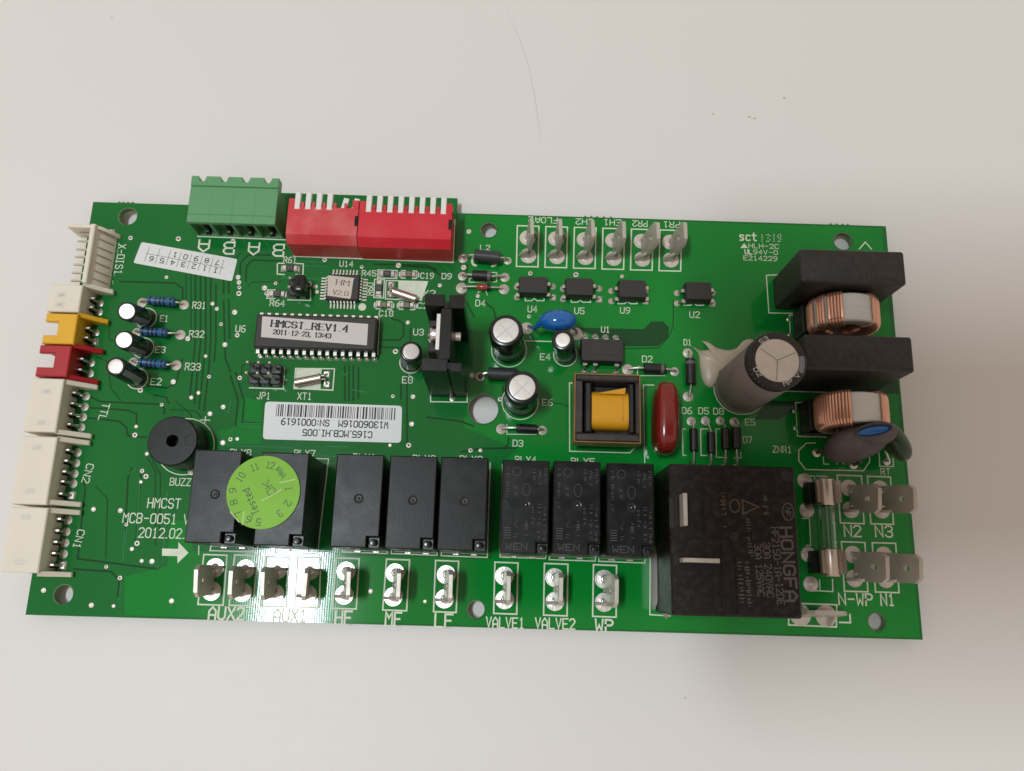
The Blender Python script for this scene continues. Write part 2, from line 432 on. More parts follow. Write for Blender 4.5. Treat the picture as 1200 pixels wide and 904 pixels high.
# ------------------------------------------------------------------ the table
TZ = -3.4
b = B(); b.box(-700, 700, -600, 600, TZ - 20, TZ, 'table')
put('tabletop', b, kind='structure', label='off-white smooth tabletop under the circuit board')
b = B()
pts = [(588, -6), (598, 20), (610, 48), (620, 80), (627, 115), (632, 150), (634, 166)]
b.tube([at3(x, y, TZ + 0.07) for x, y in pts], [0.01, 0.025, 0.035, 0.04, 0.04, 0.03, 0.015], 'hair', 6)
o = put('hair', b); o['label'] = 'thin grey hair lying on the bare white tabletop above the board'; o['category'] = 'hair'
b = B()
for px, py, r in ((919, 115, .5), (878, 137, .5), (884, 139, .45), (836, 134, .4), (803, 818, .3), (131, 21, .3)):
    b.ellipsoid((*at(px, py, TZ), TZ + 0.05), (r * .8, r * .5, 0.06), 'dustm', n=10, m=6)
put('dust', b, kind='stuff', label='tiny brown dust specks scattered on the tabletop')

# the telephone that takes the picture: its shadow lies across the right end of the board and over the table there
ph = empty('smartphone', 'dark smartphone held flat above the board, taking the picture', 'smartphone', CAM)
ph.rotation_euler = ROT.to_euler()
b = B(); b.prism(rrect(-14, 146, -10, 66, 9, 5), 1.2, 9.2, 'phone', .8); put('body', b, ph)
b = B(); b.prism(rrect(-11, 143, -7.5, 63.5, 7, 5), 9.2, 9.35, 'gloss'); put('screen', b, ph)

# ------------------------------------------------------------------ the board
board = empty('circuit_board', 'green populated controller circuit board lying on the white tabletop', 'circuit board')
W2, H2 = 96.5, 48.115          # half the board
def holes():
    return [(150, 254, 10.5), (573, 270, 9), (988, 283, 10.5), (566.5, 479.5, 17.5), (74.5, 697, 11), (558, 714.5, 9.8), (1027.5, 729, 9.8)]
def plate(polys, thick, z):
    cu = bpy.data.curves.new('outline', 'CURVE'); cu.dimensions = '2D'; cu.fill_mode = 'BOTH' ; cu.extrude = thick / 2 * S
    for pts in polys:
        sp = cu.splines.new('POLY'); sp.points.add(len(pts) - 1); sp.use_cyclic_u = True
        for q, (x, y) in zip(sp.points, pts): q.co = (x * S, y * S, 0, 1)
    tmp = bpy.data.objects.new('outline', cu); COL.objects.link(tmp)
    me = bpy.data.meshes.new_from_object(tmp.evaluated_get(bpy.context.evaluated_depsgraph_get()))
    bpy.data.objects.remove(tmp)
    me.transform(Matrix.Translation((0, 0, z * S)))
    me.materials.clear()
    return me
def hole_loops(grow=0.0, which=None):
    out = []
    for k, (px, py, r) in enumerate(holes()):
        if which is None or k in which:
            x, y = at(px, py); out.append(circ(x, y, r / ppm(px, py) + grow, 32))
    return out
def make_board():
    xa, yt = at(536, 234); xb = at(300, 236)[0]
    yt = at(500, 231.5)[1]
    me = plate([[(-W2 - .1, -H2 - .5), (W2 + .45, -H2 - .5), (W2 + .35, H2), (xa, H2), (xa, yt), (xb, yt), (xb, H2), (-W2, H2)]] + hole_loops(), 1.6, -.8)
    me.materials.append(M['mask']); me.materials.append(M['cut'])
    for p in me.polygons:
        p.material_index = 0 if abs(p.normal.z) > 0.5 else 1
        p.use_smooth = False
    return me
bpy.context.view_layer.update()
sub = put('substrate', make_board(), board)
Z1, Z2 = 0.012, 0.03            # mask relief, silkscreen
def P2(*pts): return [at(x, y) for x, y in pts]
for pts, hs in (
    ([(545, 252), (1033, 267.5), (1078, 747), (540, 732.5), (146, 721), (146, 676), (196, 664), (200, 610), (222, 610), (226, 646), (388, 651), (577, 655), (582, 548), (606, 527), (543, 500), (556, 420), (549, 345)], (1, 2, 3, 5, 6)),
    ([(284, 466), (306, 470), (306, 520), (262, 521), (256, 505), (276, 500)], ())):
    me = plate([P2(*pts)] + hole_loops(.45, hs), .004, .004); me.materials.append(M['mask_fill'])
    o = put('copper_fill', me, sub)

# little snapped tabs left on the edge where the panel was broken out
for xs in ((137, 142, 147.5, 153), (686, 693, 700, 708, 716), (973, 980, 987, 993)):
    for px in xs:
        x = at(px, 250)[0]; b = B()
        b.prism([(-.45, -.02), (.45, -.02), (.2, .42), (-.2, .42)], -1.3, -0.2, 'cut')
        put('breakaway_tooth', b, sub, (x, H2))

# hole rims worn to bare laminate
for px, py, r in holes():
    x, y = at(px, py); r /= ppm(px, py); b = B()
    b.strip(arc(0, 0, r + .12, 20, 250, 20), 0.14, Z1, 'cut')
    put('hole_rim', b, sub, (x, y))

# mask over bare laminate between the copper fills
b = B()
LW = 0.42
gaps = [
 [(105, 465), (118, 471), (188, 474), (193, 479), (192, 486)], [(105, 478), (150, 481), (160, 485), (160, 498)], [(103, 490), (140, 494), (148, 501), (150, 511), (172, 513)],
 [(140, 330), (205, 332), (214, 338), (214, 352)], [(214, 420), (206, 450), (196, 455), (172, 452)], [(180, 463), (195, 466), (198, 474)],
 [(229, 322), (229, 400), (226, 430), (222, 470)], [(235, 320), (235, 402), (232, 432), (228, 474)], [(241, 318), (241, 402), (238, 434), (233, 480)], [(247, 314), (247, 398), (245, 430), (239, 482)], [(253, 332), (253, 398), (251, 424)],
 [(262, 352), (264, 420), (270, 436)], [(268, 350), (269, 398)], [(200, 305), (232, 311), (262, 316), (268, 322), (268, 345)], [(190, 310), (226, 318), (256, 322), (262, 328), (262, 345)],
 [(288, 330), (289, 312), (296, 305), (330, 306)], [(281, 328), (282, 308), (291, 299), (318, 299)],
 [(440, 398), (468, 399), (473, 393), (473, 380), (466, 375), (458, 374)], [(440, 407), (476, 408), (481, 402), (481, 384)], [(452, 366), (462, 376)],
 [(404, 428), (404, 470)], [(409, 428), (409, 470)], [(414, 428), (414, 470)], [(420, 430), (420, 468)], [(470, 450), (470, 468)], [(477, 430), (477, 520)],
 [(270, 440), (279, 470), (276, 500)], [(276, 436), (286, 470), (284, 495), (310, 497)],
 [(96, 560), (100, 572), (91, 655), (185, 667), (190, 655)], [(86, 667), (130, 670), (140, 680), (138, 700)], [(155, 548), (150, 560), (146, 640)], [(165, 556), (159, 640)],
 [(548, 310), (544, 350), (556, 372)], [(470, 312), (505, 314), (520, 326)], [(438, 310), (500, 311), (512, 317)],
 [(565, 352), (578, 362), (582, 376)], [(500, 489), (540, 494), (556, 500)], [(606, 525), (560, 526), (540, 530)], [(596, 512), (596, 520), (590, 527)], [(588, 480), (590, 452)],
 [(633, 470), (660, 474), (668, 478)], [(789, 352), (789, 382), (783, 396), (772, 408), (728, 409)],
 [(900, 470), (935, 471)],
 [(120, 372), (128, 376), (128, 398), (138, 402)], [(112, 418), (126, 424), (130, 455), (142, 470)], [(330, 330), (296, 331), (290, 336)], [(200, 480), (230, 482), (236, 490)], [(258, 300), (276, 303), (283, 296)], [(430, 340), (440, 352), (442, 365)], [(300, 425), (284, 428), (282, 445)],
 [(218, 322), (218, 352), (222, 356)], [(224, 322), (224, 400)], [(205, 470), (224, 486), (226, 500)], [(172, 536), (182, 552), (182, 640)], [(176, 534), (188, 556), (187, 630)], [(112, 570), (126, 585), (124, 655)],
]
for k, g in enumerate(gaps): b.strip(P2(*g), LW if k < 40 else 0.26, Z1 + 0.001 * (k % 5), 'mask_thin', ext=False)
b.sheet(P2((672, 384), (754, 386), (763, 377), (777, 377), (784, 384), (783, 396), (771, 406), (728, 406)), Z1 - .004, 'mask_thin')
b.sheet(P2((896, 470), (940, 470), (940, 477), (912, 492), (884, 492)), Z1 - .004, 'mask_thin')
b.sheet(P2((918, 440), (1052, 446), (1054, 462), (918, 458)), Z1 - .004, 'mask_thin')
put('copper_gap', b, sub, kind='stuff')
# tracks; the light they catch is painted as a paler green
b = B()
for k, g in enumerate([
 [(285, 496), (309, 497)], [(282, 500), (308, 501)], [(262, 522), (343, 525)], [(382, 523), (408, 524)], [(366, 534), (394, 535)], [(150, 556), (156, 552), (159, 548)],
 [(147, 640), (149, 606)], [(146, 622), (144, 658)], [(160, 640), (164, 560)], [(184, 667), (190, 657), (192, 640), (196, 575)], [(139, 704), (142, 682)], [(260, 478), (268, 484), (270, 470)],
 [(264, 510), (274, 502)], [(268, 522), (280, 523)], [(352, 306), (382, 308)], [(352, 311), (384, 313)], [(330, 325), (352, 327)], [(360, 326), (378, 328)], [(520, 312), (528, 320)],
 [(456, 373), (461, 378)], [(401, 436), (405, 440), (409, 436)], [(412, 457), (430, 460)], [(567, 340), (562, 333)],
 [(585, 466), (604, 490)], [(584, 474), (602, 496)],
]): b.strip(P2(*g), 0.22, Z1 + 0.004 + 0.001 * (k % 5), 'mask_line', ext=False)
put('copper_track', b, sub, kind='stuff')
# vias
vias = [(153, 279), (209, 280), (195, 325), (279, 325), (280, 331), (280.5, 337), (280, 344), (249, 356), (254, 362), (275, 366), (259, 380), (278, 393), (263.5, 404), (241, 417.5), (220, 397), (281, 443),
 (245, 441.5), (203, 447.5), (232.5, 460.5), (224, 466), (164.5, 457.5), (189.5, 474.5), (261.5, 477), (246, 485), (159.5, 500), (158, 510), (270, 515), (278, 514.5), (261, 519), (172, 532), (166.5, 552), (171, 558.5), (165, 565),
 (141, 598.5), (109.5, 597), (148, 615), (160.5, 637), (154.5, 643.5), (166, 657.5), (178, 658), (124.5, 664.5), (140.5, 677.5), (107, 709.5), (133, 710.5), (51, 692), (380.5, 304.5), (424, 313), (467, 311), (515.5, 334.5),
 (478, 378), (463.5, 412), (460.5, 464.5), (484, 465), (482.5, 497), (457, 522), (479, 522), (551.5, 528), (563, 528), (543.5, 313.5), (560, 347), (621.5, 320.5), (675, 322), (729, 324), (549.5, 271.5), (273, 282.5), (323, 332), (362.5, 333), (370, 336), (371.5, 342), (310, 337.5), (312, 344), (586, 468), (201, 704.5), (498, 705), (434, 693), (655, 400), (620, 371), (553, 440)]
b = B()
for k, (px, py) in enumerate(vias):
    x, y = at(px, py); r = (2.7 + .5 * math.sin(k * 2.3)) / ppm(px, py)
    X = T(x, y, 0)
    b.lathe([(r, 0.005), (r, 0.03), (r * .8, 0.07), (r * .45, 0.06), (r * .36, 0.02)], 'solder_flat', 12, X)
    b.sheet(circ(.08 * r * math.sin(k), .1 * r, r * .4, 10), 0.035, 'cavity' if k % 5 < 2 else 'solder', X)
put('via_ring', b, sub, kind='stuff')

# ------------------------------------------------------------------ silkscreen lettering and outlines, each its own print
def silk_text(txt, px, py, wpx, hpx, rot=0, sw=0.2, lab=None):
    x, y = at(px, py); k = ppm(px, py); b = B()
    text(b, txt, T(x, y, 0) @ RZ(rot), wpx / k, hpx / (k * .965), Z2, 'silk', sw)
    return put('board_lettering', b, sub)
for a in [
 ('X-DIS1', 141, 304, 37, 8, 270), ('A', 239, 288.5, 12, 14, 180, .42), ('B', 268.5, 291, 12, 14, 180, .42), ('A', 297.5, 292, 12, 14, 180, .42), ('B', 326.5, 293.5, 12, 14, 180, .42),
 ('R31', 233.5, 358, 15, 7.5), ('R32', 230.5, 391.7, 17, 7.5), ('R33', 226, 430, 17.5, 8), ('E1', 192.5, 373.5, 9, 7), ('E3', 188, 410, 11, 7), ('E2', 183, 447.5, 12, 7.5),
 ('U6', 282, 385.5, 11, 7.5), ('R61', 340, 305, 15, 7), ('R64', 325, 355.5, 17, 7), ('U14', 406, 309.5, 15.5, 6.5), ('R45', 432.5, 320.5, 16.5, 6.5), ('C19', 500.5, 323.5, 15, 6.5), ('R60', 433.5, 339, 15, 6.5, 90),
 ('C18', 452.5, 367.5, 16, 6.5), ('C20', 499, 358.5, 19, 6.5), ('X2', 503, 344, 14, 7), ('U3', 490.5, 389.5, 11.5, 7), ('E8', 477.5, 445.5, 11.5, 7.5), ('JP1', 309, 464, 15, 7.5), ('XT1', 357, 464.5, 16, 7.5),
 ('TTL', 122, 483, 20, 8, 262), ('CN2', 103, 555, 22, 8, 262), ('CN1', 92.5, 632, 21, 8, 262), ('BUZZ', 211.5, 565, 24, 8), ('+', 240.5, 492.5, 11, 12), ('HMCST', 192.5, 590, 38, 10.5, 0, .24), ('MCB-0051 V', 183, 608, 77, 10.5, 0, .24), ('2012.02.', 190, 625, 54, 10.5, 0, .24),
 ('AUX2', 265.5, 719, 41, 13, 0, .42), ('AUX1', 340, 721.5, 38, 13, 0, .42), ('HF', 402.5, 724, 19, 14, 0, .42), ('MF', 461, 725.5, 18, 14, 0, .42), ('LF', 520, 727.5, 20, 14, 0, .42), ('VALVE1', 592, 730, 44, 11, 0, .3), ('VALVE2', 650.5, 731, 46, 11, 0, .3), ('WP', 708, 733, 20, 12, 0, .42),
 ('FLOAT', 637, 258.3, 32, 6.6, 180), ('CH2', 685, 260, 20, 6.8, 180), ('EH1', 717.5, 261, 20, 6.8, 180), ('PR2', 750, 262.3, 17, 6.8, 180), ('PR1', 787, 263.5, 19, 6.8, 180), ('2', 622, 257.5, 5, 6.8, 180),
 ('L2', 568.5, 290.5, 11, 6), ('D9', 523.5, 324, 11, 6.5), ('D4', 563, 355.5, 11, 7), ('U4', 624, 362.5, 10.5, 7), ('U5', 679, 364.5, 11, 7), ('U9', 732.5, 364, 11, 7), ('U2', 814, 369, 11.5, 7), ('U1', 709.5, 386.5, 9.5, 6.5),
 ('E4', 639, 418.5, 11.5, 7), ('E6', 641.5, 471.8, 11.5, 7), ('D2', 758.5, 421, 11.5, 7), ('D3', 607, 519.7, 11.5, 7), ('D1', 805.7, 401.5, 8.5, 6.5), ('D6', 805, 481.5, 11, 7), ('D5', 824.5, 481.8, 11.5, 7), ('D8', 842, 482.3, 11.5, 7), ('E5', 879, 495, 11, 7), ('D7', 876, 515.5, 10, 7),
 ('ZNR1', 916.5, 527, 21.5, 7), ('RT', 1037.5, 553, 10.5, 7), ('L', 968, 540, 6, 8), ('N', 984.5, 540, 8, 8), ('N2', 999, 622.5, 19, 12, 0, .36), ('N3', 1035.7, 623, 19.5, 12, 0, .36), ('N-WP', 1002.5, 702.5, 39, 12, 0, .36), ('N1', 1040, 703, 15.5, 12, 0, .36), ('L', 990, 725, 9, 12, 90, .36),
 ('RLY8', 282, 530.5, 24, 7), ('RLY7', 357, 531.5, 24, 7), ('RLY1', 427, 536, 26, 7), ('RLY2', 497, 537.5, 26, 7), ('RLY3', 552, 538.3, 26, 7), ('RLY4', 616, 539, 24, 7), ('RLY5', 683, 541, 27, 7),
 ('sct', 876.5, 277.5, 20, 9.5, 0, .36), ('HLH-2C', 895, 288.7, 35, 5.2, 0, .16), ('94V-0', 897, 295.9, 28, 5, 0, .16), ('UL', 877, 295.5, 8, 5, 0, .26), ('E214229', 891, 303, 39, 5.2, 0, .16), ('1N', 880, 360, 1, 1)][:-1]:
    silk_text(*a)
b = B()                          # dotted date code and the little marks beside it
for (x0, pat) in ((892, '1'), (898.5, '3'), (906, '1'), (911, '9')):
    pts = {'1': [(1, 0), (1, 2), (1, 4), (1, 6)], '3': [(0, 6), (2, 6), (4, 5), (1.5, 3), (4, 1.4), (2, 0), (0, 0)], '9': [(0, 4.5), (1.5, 6), (4, 6), (4, 4), (1.5, 3), (4, 2), (3, 0), (1, 0)]}[pat]
    for gx, gy in pts:
        x, y = at(x0 + gx * .95, 283 - gy * 1.25); b.sheet(circ(x, y, 0.15, 6), Z2, 'silk')
put('board_date_code', b, sub)
b = B(); b.sheet(P2((867.5, 291), (876.5, 291), (872, 285)), Z2, 'silk'); put('printed_triangle', b, sub)
b = B(); b.strip(P2((1007, 292), (1014, 284), (1021, 292)), .28, Z2, 'silk'); put('printed_triangle', b, sub)
b = B(); b.sheet(P2((190, 643), (209, 643.5), (209, 635.5), (221, 648), (208, 660.5), (208, 652), (190, 651.5)), Z2, 'silk'); put('printed_arrow', b, sub)
b = B(); b.sheet(circ(*at(424.5, 360), 4.6 / ppm(424, 360), 20), Z2, 'silk'); put('printed_dot', b, sub)

def outline(pts, w=0.2, close=True, fill=None):
    b = B(); q = P2(*pts)
    if fill: b.sheet(q, Z2 - .006, fill)
    b.strip(q + [q[0]] if close else q, w, Z2, 'silk')
    return put('printed_outline', b, sub)
for o_ in [
 ([(232, 277.3), (334, 281.3)], .3, False), ([(344, 300.5), (424.5, 303.6), (531, 307.8), (533, 258)], .28, False),
 ([(325, 308.5), (325, 321.5), (333, 322)], .28, False), ([(325, 308.5), (333, 309)], .28, False), ([(347, 309), (355.5, 309.5), (355, 322.5), (347, 322)], .28, False),
 ([(322.5, 340), (313.8, 340), (312.8, 349.8), (322, 350)], .24, False), ([(337, 351.6), (364, 352.3), (364, 340)], .24, False),
 ([(443, 316.5), (465.5, 317.3), (465, 326.7), (442.5, 326)], .24), ([(439, 327.5), (450.5, 328), (449.5, 349.5), (438, 349)], .24),
 ([(452.5, 329), (495, 330.3), (494, 352), (451.5, 350.5)], .24), ([(292.5, 454.7), (332, 456), (333.5, 431)], .28, False), ([(346.5, 432), (392, 432.5), (390, 457.5), (344.5, 455.5)], .28),
 ([(445, 372), (442.5, 416)], .22, False), ([(504.6, 461), (504.6, 471), (547.5, 471.5), (547.5, 461)], .26, False),
 ([(553, 326), (550, 327), (550, 331), (582, 330.5), (582, 320), (572, 319)], .2, False), ([(564, 333), (560, 344), (565, 340)], .18, False), ([(567, 333), (571, 346)], .18, False),
 ([(615.5, 349), (615.5, 352.7), (623, 352.7), (626, 350), (629, 352.7), (637.5, 352.7), (637.5, 349)], .26, False), ([(669.5, 351), (669.5, 354.5), (677, 354.5), (680, 352), (683, 354.5), (692, 354.5), (692, 350)], .26, False),
 ([(724.3, 352), (724.3, 356.2), (732, 356.2), (735.3, 353.4), (738.5, 356.2), (746.5, 356.2), (746.5, 352)], .26, False), ([(801.5, 354), (801.5, 358), (809, 358), (812.5, 355.2), (816, 358), (824.5, 358), (824.5, 354)], .26, False),
 ([(684, 402), (679.5, 402), (679.5, 410)], .22, False), ([(679.5, 417), (679.5, 425), (684, 425)], .22, False),
 ([(750, 430), (747, 430), (747, 440.5), (779, 440.5), (779, 436)], .2, False), ([(672, 449), (667.3, 449), (667.5, 529), (738, 531), (743, 526)], .24, False),
 ([(766, 451.5), (754, 451.3), (755.5, 542)], .24, False), ([(612, 399.5), (646, 400.5)], .24, False),
 ([(594, 498), (594, 509), (628, 509.5), (628, 505)], .2, False), ([(803, 503), (799.5, 503), (800.5, 534), (804, 534)], .2, False), ([(829, 503), (821, 503), (821.5, 534), (828, 534)], .24, False), ([(844, 503), (839, 503), (839.5, 536), (852, 536.5)], .2, False), ([(868, 530), (868.5, 537), (860, 537)], .2, False),
 ([(938, 320.5), (898, 323), (901, 367), (945, 367.8)], .26, False), ([(944, 370), (925, 369.5), (926, 394)], .24, False), ([(900, 458), (1000, 461)], .24, False), ([(957, 472.3), (932.3, 471.8), (934.5, 511.5), (968, 512.5)], .24, False),
 ([(955, 519.5), (945, 519.5), (936, 528), (936, 540), (944, 550.5), (1012, 552), (1019, 541), (1019, 530)], .26, False), ([(1030, 531), (1031, 546.5), (1047, 547), (1046.5, 538)], .26, False),
 ([(936, 557.5), (968.5, 558.5), (969.5, 567)], .24, False), ([(954.5, 558), (955, 566)], .2, False), ([(940, 607.5), (948.5, 608), (950, 639.5), (945, 639.5)], .24, False), ([(946, 692), (976, 693.5), (975.5, 679)], .24, False), ([(961, 692), (960.5, 680)], .2, False),
 ([(771, 640), (762, 640), (761.5, 720.5), (785, 722)], .26, False), ([(233, 650), (233, 640)], .2, False),
 ([(248, 638), (246, 645.5), (300, 647), (302, 641)], .24, False), ([(324, 640), (323, 648), (372, 649), (385, 538), (366, 537.5)], .24, False), ([(402, 640), (401, 647), (454, 649), (455, 642)], .24, False),
 ([(459, 642), (458.5, 649), (512, 651), (513, 645)], .24, False), ([(517.5, 645), (517, 651.5), (571, 653.5), (574.5, 543)], .24, False),
 ([(589, 545), (586, 653), (639, 654.8), (640, 649)], .24, False), ([(644, 652), (643.5, 656), (697.5, 657.8), (698, 650)], .24, False), ([(702, 653), (701.5, 658), (755.5, 660), (756.5, 652)], .24, False),
]: outline(*o_)
for pts in ([(502, 329.8), (495.5, 329.5), (467, 328.8), (466, 351.3), (494, 352)], [(347.5, 433), (377, 432.5), (375.5, 456.4), (345.5, 455)]):
    b = B(); b.sheet(P2(*pts), Z2 - .012, 'silk'); put('printed_patch', b, sub)
for cx, cy, rx in ((596.5, 410.5, 20.5), (609.5, 471, 21.3), (662.5, 416, 13.8), (481.5, 425, 13), (171, 373, 12.3), (168, 408, 12.3), (161, 444, 12.3), (217.5, 523.5, 33.5), (868, 455, 31.5)):
    k = ppm(cx, cy); x, y = at(cx, cy); b = B(); b.strip(arc(x, y, rx / k, 0, 360, 40), .22, Z2, 'silk'); put('printed_outline', b, sub)
for pts in ([(448, 316), (478, 317)],): pass
for cx, cy in ((479.3, 322), (450, 358), (477, 358.5)):
    k = ppm(cx, cy); x, y = at(cx, cy); b = B()
    for sg in (1, -1):
        b.strip([(x + sg * .9, y - .95), (x + sg * 1.7, y - .95), (x + sg * 2.3, y - .4), (x + sg * 2.3, y + .4), (x + sg * 1.7, y + .95), (x + sg * .9, y + .95)], .26, Z2, 'silk')
    put('printed_outline', b, sub)
b = B(); b.strip([(x + at(567.5, 306)[0], y + at(567.5, 306)[1]) for x, y in rrect(-2.9, 2.9, -1.25, 1.25, .9)] , .5, Z2, 'silk'); put('printed_outline', b, sub)

def scribble(b, X, w, h, z, mt, n, sw=.13, seed=1):
    """a line of worn, unreadable print"""
    rg = random.Random(seed)
    n = int(n * 1.5)
    for k in range(n):
        if rg.random() < .12: continue
        x = -w / 2 + (k + .5) * w / n; q = w / n * .32
        for _ in range(rg.choice((2, 2, 3, 3))):
            a, c = (x + rg.uniform(-q, q), rg.uniform(-h / 2, h / 2)), (x + rg.uniform(-q, q), rg.uniform(-h / 2, h / 2))
            if rg.random() < .5: c = (a[0], -a[1])
            if math.hypot(a[0] - c[0], a[1] - c[1]) > .15: b.strip([a, c], sw, z + .002 * (k % 4) + .0005 * _, mt, X, ext=False)
    return b

# ------------------------------------------------------------------ components (parts of the board) and their pieces
_dome = {}
def joint(parent, x, y, r, mt='solder', sq=False, hgt=0.42, z=0.0):
    key = (round(r, 2), mt, sq, hgt)
    if key not in _dome:
        b = B()
        if hgt == .3: b.lathe([(r, .004), (r * .98, .05), (r * .92, .065), (r * .86, .035), (r * .80, .07), (r * .74, .04), (r * .68, .08), (r * .60, .045), (r * .52, .095), (r * .44, .075), (r * .36, .16), (r * .28, .4), (.001, .5)], mt, 28)
        elif sq: b.prism(rrect(-r, r, -r, r, r * .12), 0.004, r * .35, mt, r * .3)
        else: b.lathe([(r, 0.004), (r * .98, .05), (r * .86, r * hgt * .22), (r * .62, r * hgt * .42), (r * .42, r * hgt * .7), (r * .24, r * hgt * .95), (0.001, r * hgt)], mt, 20)
        _dome[key] = b.mesh('solder_joint')
    return put('solder_joint', _dome[key], parent, (x, y, z))
def ring_joint(parent, x, y, r):
    b = B(); b.lathe([(r, .004), (r * .96, .14), (r * .7, .2), (r * .5, .12), (r * .42, .02)], 'solder_flat', 20); b.sheet(circ(0, 0, r * .45, 14), .05, 'cavity')
    return put('solder_joint', b, parent, (x, y))

# --- edge connectors at the left edge: housing, crimp arms, bent pins
def housing_connector(label, mt, top, zt, pads, notch=None, arms=(), slots=(), square_last=True):
    """top = pixel corners of the roof (left, right-top, right-bottom) ; pads = pixels of the solder joints"""
    (xl, yt), (xr, _), (_, yb) = at(*top[0], zt), at(*top[1], zt), at(*top[2], zt)
    cx, cy = (xl + xr) / 2, (yt + yb) / 2
    b = B()
    if notch:
        (n0, nt_), (n1, nb) = at(*notch[0], zt), at(*notch[1], zt)
        nx = (n0 + n1) / 2
        poly = [(xl, yt), (xl, nt_), (nx, nt_), (nx, nb), (xl, nb), (xl, yb), (xr, yb), (xr, yt)]
        b.prism([(x - cx, y - cy) for x, y in poly], zt - 1.2, zt, mt, .22)
        b.box(nx + .8 - cx, xr - cx, yb - cy, yt - cy, -1.2, zt - 1.2, mt)
        for y0, y1 in ((yb, yb + .9), (yt - .9, yt)): b.box(xl - cx, nx + .8 - cx, y0 - cy, y1 - cy, -1.2, zt - 1.2, mt)
        b.box(xl - cx, nx + .8 - cx, yb + .9 - cy, yt - .9 - cy, -1.2, -.3, mt)
    else:
        b.box(xl - cx, xr - cx, yb - cy, yt - cy, zt - 1.1, zt, mt, .22)
        b.box(xl + 1.5 - cx, xr - cx, yb - cy, yt - cy, -1.2, zt - 1.1, mt)
        for y0, y1 in ((yb, yb + .9), (yt - .9, yt)): b.box(xl - cx, xl + 1.5 - cx, y0 - cy, y1 - cy, -1.2, zt - 1.1, mt)
    h = put('connector', b, board, (cx, cy), label)
    for pxa, pya in arms:          # guide arms that run back over the board beside the pads
        ax, ay = at(pxa, pya, 1.8)
        b = B(); t = .55
        prof = [(xr - .3, 0.05), (ax - .5, .05), (ax, .5), (ax, 1.3), (ax - 1.6, 2.6), (xr - .3, zt - .5)]
        X = Matrix(((1, 0, 0, -cx), (0, 0, 1, ay - cy), (0, 1, 0, 0), (0, 0, 0, 1)))
        b.prism(prof, -t, t, mt, .15, X)
        put('arm', b, h)
    for i, (px, py) in enumerate(pads):
        x, y = at(px, py); x -= cx; y -= cy
        last = square_last and i == len(pads) - 1
        joint(h, x, y, .98 if len(pads) > 2 else .92, sq=last)
        b = B(); b.tube([(xr - cx - .3, y + .1, 3.1), (xr - cx + 1.1, y + .1, 3.1), (x - .5, y + .05, 2.2), (x, y, .2)], .33, 'lead', 6)
        put('pin', b, h)
        b = B(); b.box(xr - cx, xr - cx + .35, y - .55, y + .55, .1, 2.4, 'cavity'); put('pin_slot', b, h)
    for sx, sy in slots:
        x, y = at(sx, sy, zt); b = B(); b.box(-.55, .55, -.22, .22, 0, .012, 'tin'); b.box(-.95, .95, -.5, .5, -.2, .004, mt)
        put('latch_slot', b, h, (x - cx, y - cy, zt))
    return h
housing_connector('ivory two pin connector above the yellow one', 'nylon', ((60, 333), (97, 333.5), (92.3, 366)), 6.6, [(117, 355.6), (116, 366)], None, [(131, 341)], [(72, 346), (70, 357)], False)
housing_connector('yellow two pin connector with a slotted roof', 'yellow', ((54.5, 367), (91.5, 367.5), (84.5, 403.5)), 6.6, [(112, 390), (110.6, 401)], ((68, 377), (66, 393)), [(125, 376)])
housing_connector('dark red two pin connector with a slotted roof', 'rednyl', ((47, 404.2), (84, 404.5), (80, 442)), 6.6, [(106.7, 425.6), (105.5, 438)], ((64, 414), (62, 430.7)), [(119, 411), (113, 447)], (), False)
housing_connector('ivory four pin connector marked TTL', 'nylon', ((38, 443), (75, 444.5), (68, 507)), 6.6, [(100.7, 464.7), (99, 477), (97, 489), (95, 501)], None, [(112.5, 453), (105, 510.5)], [(54, 459), (48.5, 495.5)], False)
housing_connector('ivory five pin connector marked CN2', 'nylon', ((26, 511), (67, 512.5), (55, 592)), 6.6, [(90.7, 530.7), (89, 543), (87, 555.5), (85.6, 567), (83.5, 581)], None, [(103, 518.5), (93, 591)], [(43, 524.5), (35, 576)])
housing_connector('ivory five pin connector marked CN1 at the bottom corner', 'nylon', ((13, 594), (56, 597), (46, 672)), 6.6, [(79.6, 610), (77.5, 623.5), (76, 636.5), (74.3, 649.6), (72.5, 663)], None, [(92, 600.5), (82, 673.5)], [(30, 606), (22.5, 659)])

